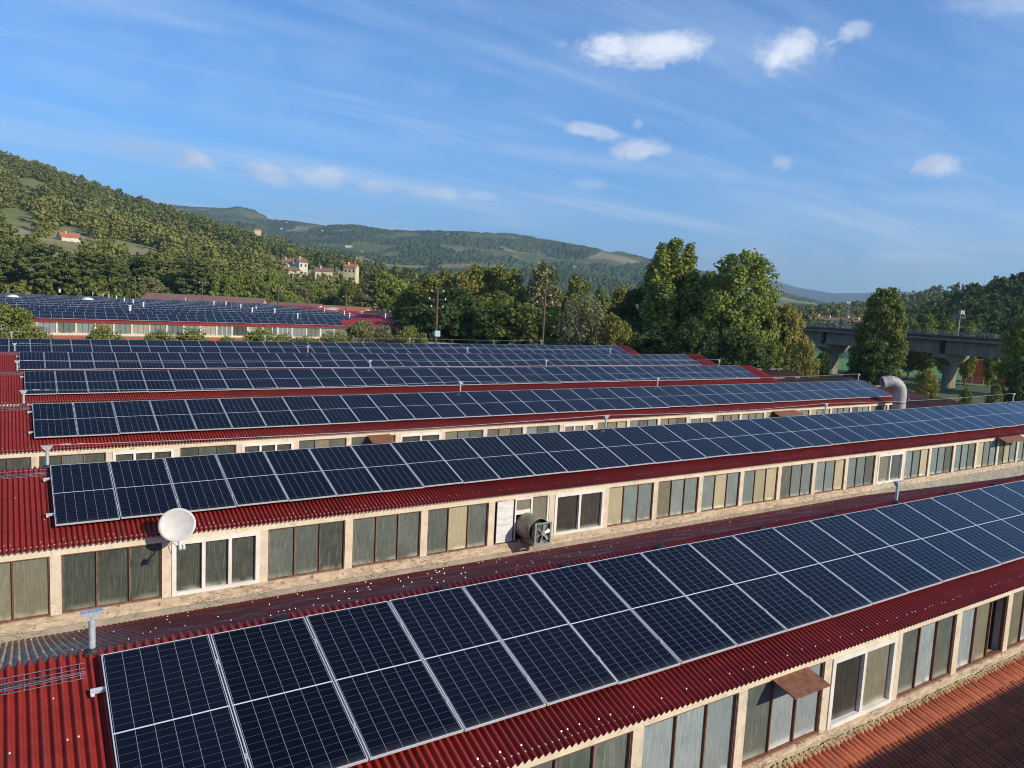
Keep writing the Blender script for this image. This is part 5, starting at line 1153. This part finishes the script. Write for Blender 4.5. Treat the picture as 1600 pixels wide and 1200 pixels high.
D_ = Hill([(1100, 500, 1500), (1180, 484, 1500), (1250, 482, 1450), (1300, 478, 1350), (1350, 474, 1200), (1400, 466, 1000), (1450, 458, 880), (1500, 454, 800), (1550, 446, 760), (1600, 436, 720), (1800, 400, 700), (2000, 370, 680)], 380.0, GZ-1, .9, .08, 31, treeh=7)
D_.mesh('hill', 160, 60, soil('right_hill_soil', (.07, .08, .03), (.12, .11, .05), (.05, .07, .025), .012))
D2 = Hill([(1380, 520, 380), (1440, 500, 380), (1480, 484, 380), (1520, 466, 380), (1560, 456, 370), (1600, 450, 360), (1700, 440, 350), (1900, 420, 340)], 225.0, GZ-1, .9, .08, 41, treeh=6)
D2.mesh('hill', 90, 40, soil('near_right_hill_soil', (.04, .05, .02), (.07, .07, .03), (.03, .04, .018), .03))

# woodland on the hills: one mass of trees per hill
def lowtree(seed, shape, n_lobes, per, leaf, lobe=.3):
    V, Q, T_ = crown(seed, shape, 9, {'round': 3.7, 'cone': 2.3, 'poplar': 2.6}[shape], .6, n_lobes, per, leaf, lobe); return V, T_
LT = [lowtree(100, 'round', 15, 9, .75), lowtree(101, 'round', 17, 8, .8), lowtree(102, 'cone', 15, 8, .6), lowtree(103, 'round', 13, 9, .85), lowtree(104, 'poplar', 15, 8, .65)]
LTn = [lowtree(110, 'round', 26, 13, .48, .26), lowtree(111, 'round', 28, 12, .5, .26), lowtree(112, 'cone', 26, 12, .42, .26), lowtree(113, 'poplar', 26, 12, .42, .26)]
def wood(name, hill, n_, D_lo, D_hi, az0, az1, label, seed, clear=None, mt='wood', hscale=(.75, 1.6), protos=LT):
    g = np.random.default_rng(seed); az = az0+(az1-az0)*g.random(n_); dd = np.sqrt(D_lo**2+(D_hi**2-D_lo**2)*g.random(n_))
    dc = np.interp(az, hill.az, hill.dc); d0 = np.interp(az, hill.az, hill.D0) if np.ndim(hill.D0) else hill.D0
    ok = (dd < dc*1.03) & (dd > d0+4); az, dd = az[ok], dd[ok]; X, Y_ = CAM[0]+dd*np.sin(az), CAM[1]+dd*np.cos(az)
    if clear is not None: k = clear(X, Y_, az, dd, g); az, dd, X, Y_ = az[k], dd[k], X[k], Y_[k]
    Z = hill.z(az, dd)-.3
    sp = fbm(X/70, Y_/70, seed+5, 3); VS = []; TS = []
    for i in range(len(X)):
        V, T_ = protos[int(g.integers(len(protos)))]; s = g.uniform(*hscale); a = g.random()*2*pi; c, s_ = cos(a)*s, sin(a)*s
        R3 = np.array([[c, -s_, 0], [s_, c, 0], [0, 0, s*g.uniform(.85, 1.15)]]); VS.append((V@R3.T+[X[i], Y_[i], Z[i]]).astype(np.float32)); TS.append(np.clip(T_*.30+(.36+.40*sp[i]+g.normal()*.15), 0, 1))
    V = np.concatenate(VS); o = link(name, npmesh(name, V, np.arange(len(V)).reshape(-1, 4), L[mt], tint=np.concatenate(TS)))
    tag(o, label, 'woodland', kind='stuff'); return o
def pxm(u): return azel(u, 450)[0]
CLEAR = [(112, 372, 28, 10), (95, 398, 22, 6), (200, 392, 45, 7), (55, 287, 24, 5), (20, 332, 26, 5), (345, 382, 62, 7), (400, 392, 40, 8), (215, 404, 18, 4), (470, 396, 40, 5), (500, 408, 22, 6), (450, 420, 32, 8), (465, 426, 30, 8), (505, 428, 30, 8), (545, 428, 24, 9), (405, 362, 12, 3)]
CL = [(A.hit(u, v+2)[0], ru, rv, A.hit(u, v+2)[1]) for u, v, ru, rv in CLEAR]
def clearA(X, Y_, az, dd, g):
    k = np.ones(len(X), bool)
    for c, ru, rv, D in CL:
        ux, uy = (c[0]-CAM[0])/D, (c[1]-CAM[1])/D; rx, ry = uy, -ux; dx, dy = X-c[0], Y_-c[1]
        a = (dx*rx+dy*ry)/(ru/FOC*D); b_ = (dx*ux+dy*uy+32)/max(80, rv/FOC*D*9); k &= ~((a*a+b_*b_) < 1)
    f = fbm(X/60, Y_/60, 15, 4); return k & ((f > -.50) | (dd < 300))
wood('woodland', A, 2600, 222, 430, pxm(-250), pxm(800), 'mixed green woodland on the lower slope of the left hill', 5, clearA, hscale=(.7, 1.2), protos=LTn)
wood('woodland', A, 11500, 425, 1200, pxm(-200), pxm(860), 'mixed green woodland covering the upper left hill', 6, clearA)
wood('woodland', D_, 3000, 385, 1500, pxm(1080), pxm(1750), 'woodland on the ridge at the right beyond the viaduct', 8, None, hscale=(.8, 1.4))
wood('woodland', D2, 1300, 230, 385, pxm(1395), pxm(1750), 'woodland on the nearer right-hand slope, its shade given by dark leaf colour', 9, None, mt='dark', hscale=(.8, 1.35), protos=LTn)  # darker leaf colour stands in for the shade on this slope
# valley floor trees between the belt and the hills
F_ = Hill([(500, 600, 700), (1700, 700, 700)], 150.0, GZ-.2, 1, 0, 2); F_.zc[:] = GZ
def clearF(X, Y_, az, dd, g): return ~((X > 120) & (X < 245) & (Y_ > 20) & (Y_ < 175)) & ~((az > pxm(1255)) & (az < pxm(1345)) & (dd < 300)) & (fbm(X/50, Y_/50, 25, 3) > -.35)
wood('woodland', F_, 1900, 170, 700, pxm(650), pxm(1700), 'scattered trees on the valley floor beyond the tree belt', 10, clearF, hscale=(.7, 1.1))

# ================================================================== houses on the hills
def house(u, v, wpx, hpx, hill, label, wallm, roofm, wins=(3, 2), rot=0.0, dep=.8, chim=True, hip=0.0, zrf=.3, D=None, cat='house', grp=None):
    p, D0 = hill.hit(u, v); D = D or D0
    p = atD(u, v, D); wd = wpx/FOC*D; hh = hpx/FOC*D; az = azel(u, v)[0]; a = Vector((cos(az+rot), -sin(az+rot), 0)); c = Vector((p[0], p[1], 0))
    zb = float(p[2]); ze = zb+hh*(1-zrf); zr = zb+hh
    return gable('house', c-a*wd/2, c+a*wd/2, wd*dep, zb-4, ze, zr, label, cat, wallm, roofm, wins, grp, over=.35, chim=chim, hip=hip)
house(448, 419, 15, 14, A, 'grey house with orange roof at the left of the hillside hamlet', M['hgrey'], M['hroof'], (2, 2), rot=.3, D=430)
house(474, 422, 14, 17, A, 'tall pale cream house in the middle of the hillside hamlet', M['hwall'], M['hroofd'], (2, 2), rot=-.5, D=425, dep=1.1)
house(456, 426, 24, 9, A, 'low house with wide brown hipped roof below the grey house', M['hwall'], M['hroofd'], (3, 1), D=405, hip=.3, zrf=.55)
house(506, 428, 26, 9, A, 'low house with speckled brown roof between the cream and yellow houses', M['hwall'], M['hroofd'], (3, 1), D=410, zrf=.55)
house(546, 430, 19, 17, A, 'yellow house with bright orange roof at the right of the hillside hamlet', M['hyellow'], M['hroof'], (3, 2), rot=.35, D=405)
house(112, 378, 24, 12, A, 'orange-roofed house alone in the trees on the left hill', M['hwall'], M['hroof'], (3, 1), rot=-.3, zrf=.5)
house(213, 404, 14, 3, A, 'small white flat-roofed hut in the left-hand woods', M['tent'], M['tent'], None, chim=False)
house(403, 364, 9, 6, A, 'small yellow house near the crest of the left hill', M['hyellow'], M['hroof'], None, chim=False)
house(476, 399, 12, 6, A, 'small orange-roofed farmhouse on the brown terrace above the hamlet', M['hwall'], M['hroof'], None, chim=False)
far_h = [(545, 387, 11, 3.4), (773, 409, 16, 4), (727, 406, 4, 3), (898, 420, 5, 4), (882, 421, 4, 3), (919, 392, 4, 3), (441, 361, 6, 4), (450, 360, 5, 3), (480, 362, 5, 3), (505, 363, 6, 3), (490, 376, 5, 3), (530, 365, 5, 3), (449, 350, 4, 3), (780, 367, 5, 3), (760, 366, 4, 3), (700, 368, 4, 3),
         (815, 457, 6, 5), (997, 427, 10, 3), (783, 388, 4, 3), (655, 397, 4, 2), (610, 368, 4, 3), (585, 372, 4, 3)]
FH = []
for j, (u, v, a, b_) in enumerate(far_h):
    FH.append(house(u, v, a, b_, B, 'tiny pale farmhouse on the distant hillside', M['hwall'], M['hroofd'] if j % 3 else M['hwall'], None, chim=False, zrf=.35, cat='house', grp='farmhouses on the distant hill'))
ordlabel(FH, '%s tiny pale farmhouse from the left on the distant hillside')
HV = []
for j, (u, v, wd, D) in enumerate(((1283, 503, 22, 420), (1300, 505, 20, 400), (1330, 505, 24, 400), (1345, 508, 20, 390), (1255, 497, 18, 430))):
    HV.append(house(u, v, wd, 8 if j < 4 else 6, D_, 'small brown-roofed house beyond the viaduct on the right', M['hwall'], M['hroofd'], None, chim=j < 4, zrf=.5, D=D, grp='houses beyond the viaduct'))
ordlabel(HV, '%s small brown-roofed house from the left beyond the viaduct')
for j, (u, v, D) in enumerate(((1539, 432, 745), (1555, 438, 745))):
    t = atD(u, v, D); root = empty('power_pylon', (t[0], t[1], t[2]-14)); tag(root, ('left' if j == 0 else 'right')+' thin lattice pylon on the skyline of the right ridge', 'pylon')
    mb = MB(); mb.tube([(-1.2, 0, -6), (0, 0, 14)], .15, 4); mb.tube([(1.2, 0, -6), (0, 0, 14)], .15, 4); mb.tube([(-3, 0, 10), (3, 0, 10)], .15, 4); mb.tube([(-2.5, 0, 12), (2.5, 0, 12)], .12, 4); mb.tube([(-1, 0, 0), (.6, 0, 5), (-.4, 0, 9)], .1, 4); mb.build('lattice', M['galv'], root)

# ================================================================== haze
mb = MB(); mb.box(-6000, 11500, -2600, 11500, GZ-40, 900)
hz = mb.build('haze', None); hz.data.materials.clear()
mt = bpy.data.materials.new('valley_haze'); mt.use_nodes = True; nt = mt.node_tree; nt.nodes.clear()
o = nt.nodes.new('ShaderNodeOutputMaterial'); v = nt.nodes.new('ShaderNodeVolumePrincipled'); v.inputs['Color'].default_value = (.56, .78, 1.0, 1); v.inputs['Density'].default_value = 1.2e-4; v.inputs['Anisotropy'].default_value = 0.2
nt.links.new(v.outputs[0], o.inputs['Volume']); hz.data.materials.append(mt); tag(hz, kind='stuff'); hz['label'] = 'thin blue valley haze over the distant hills'
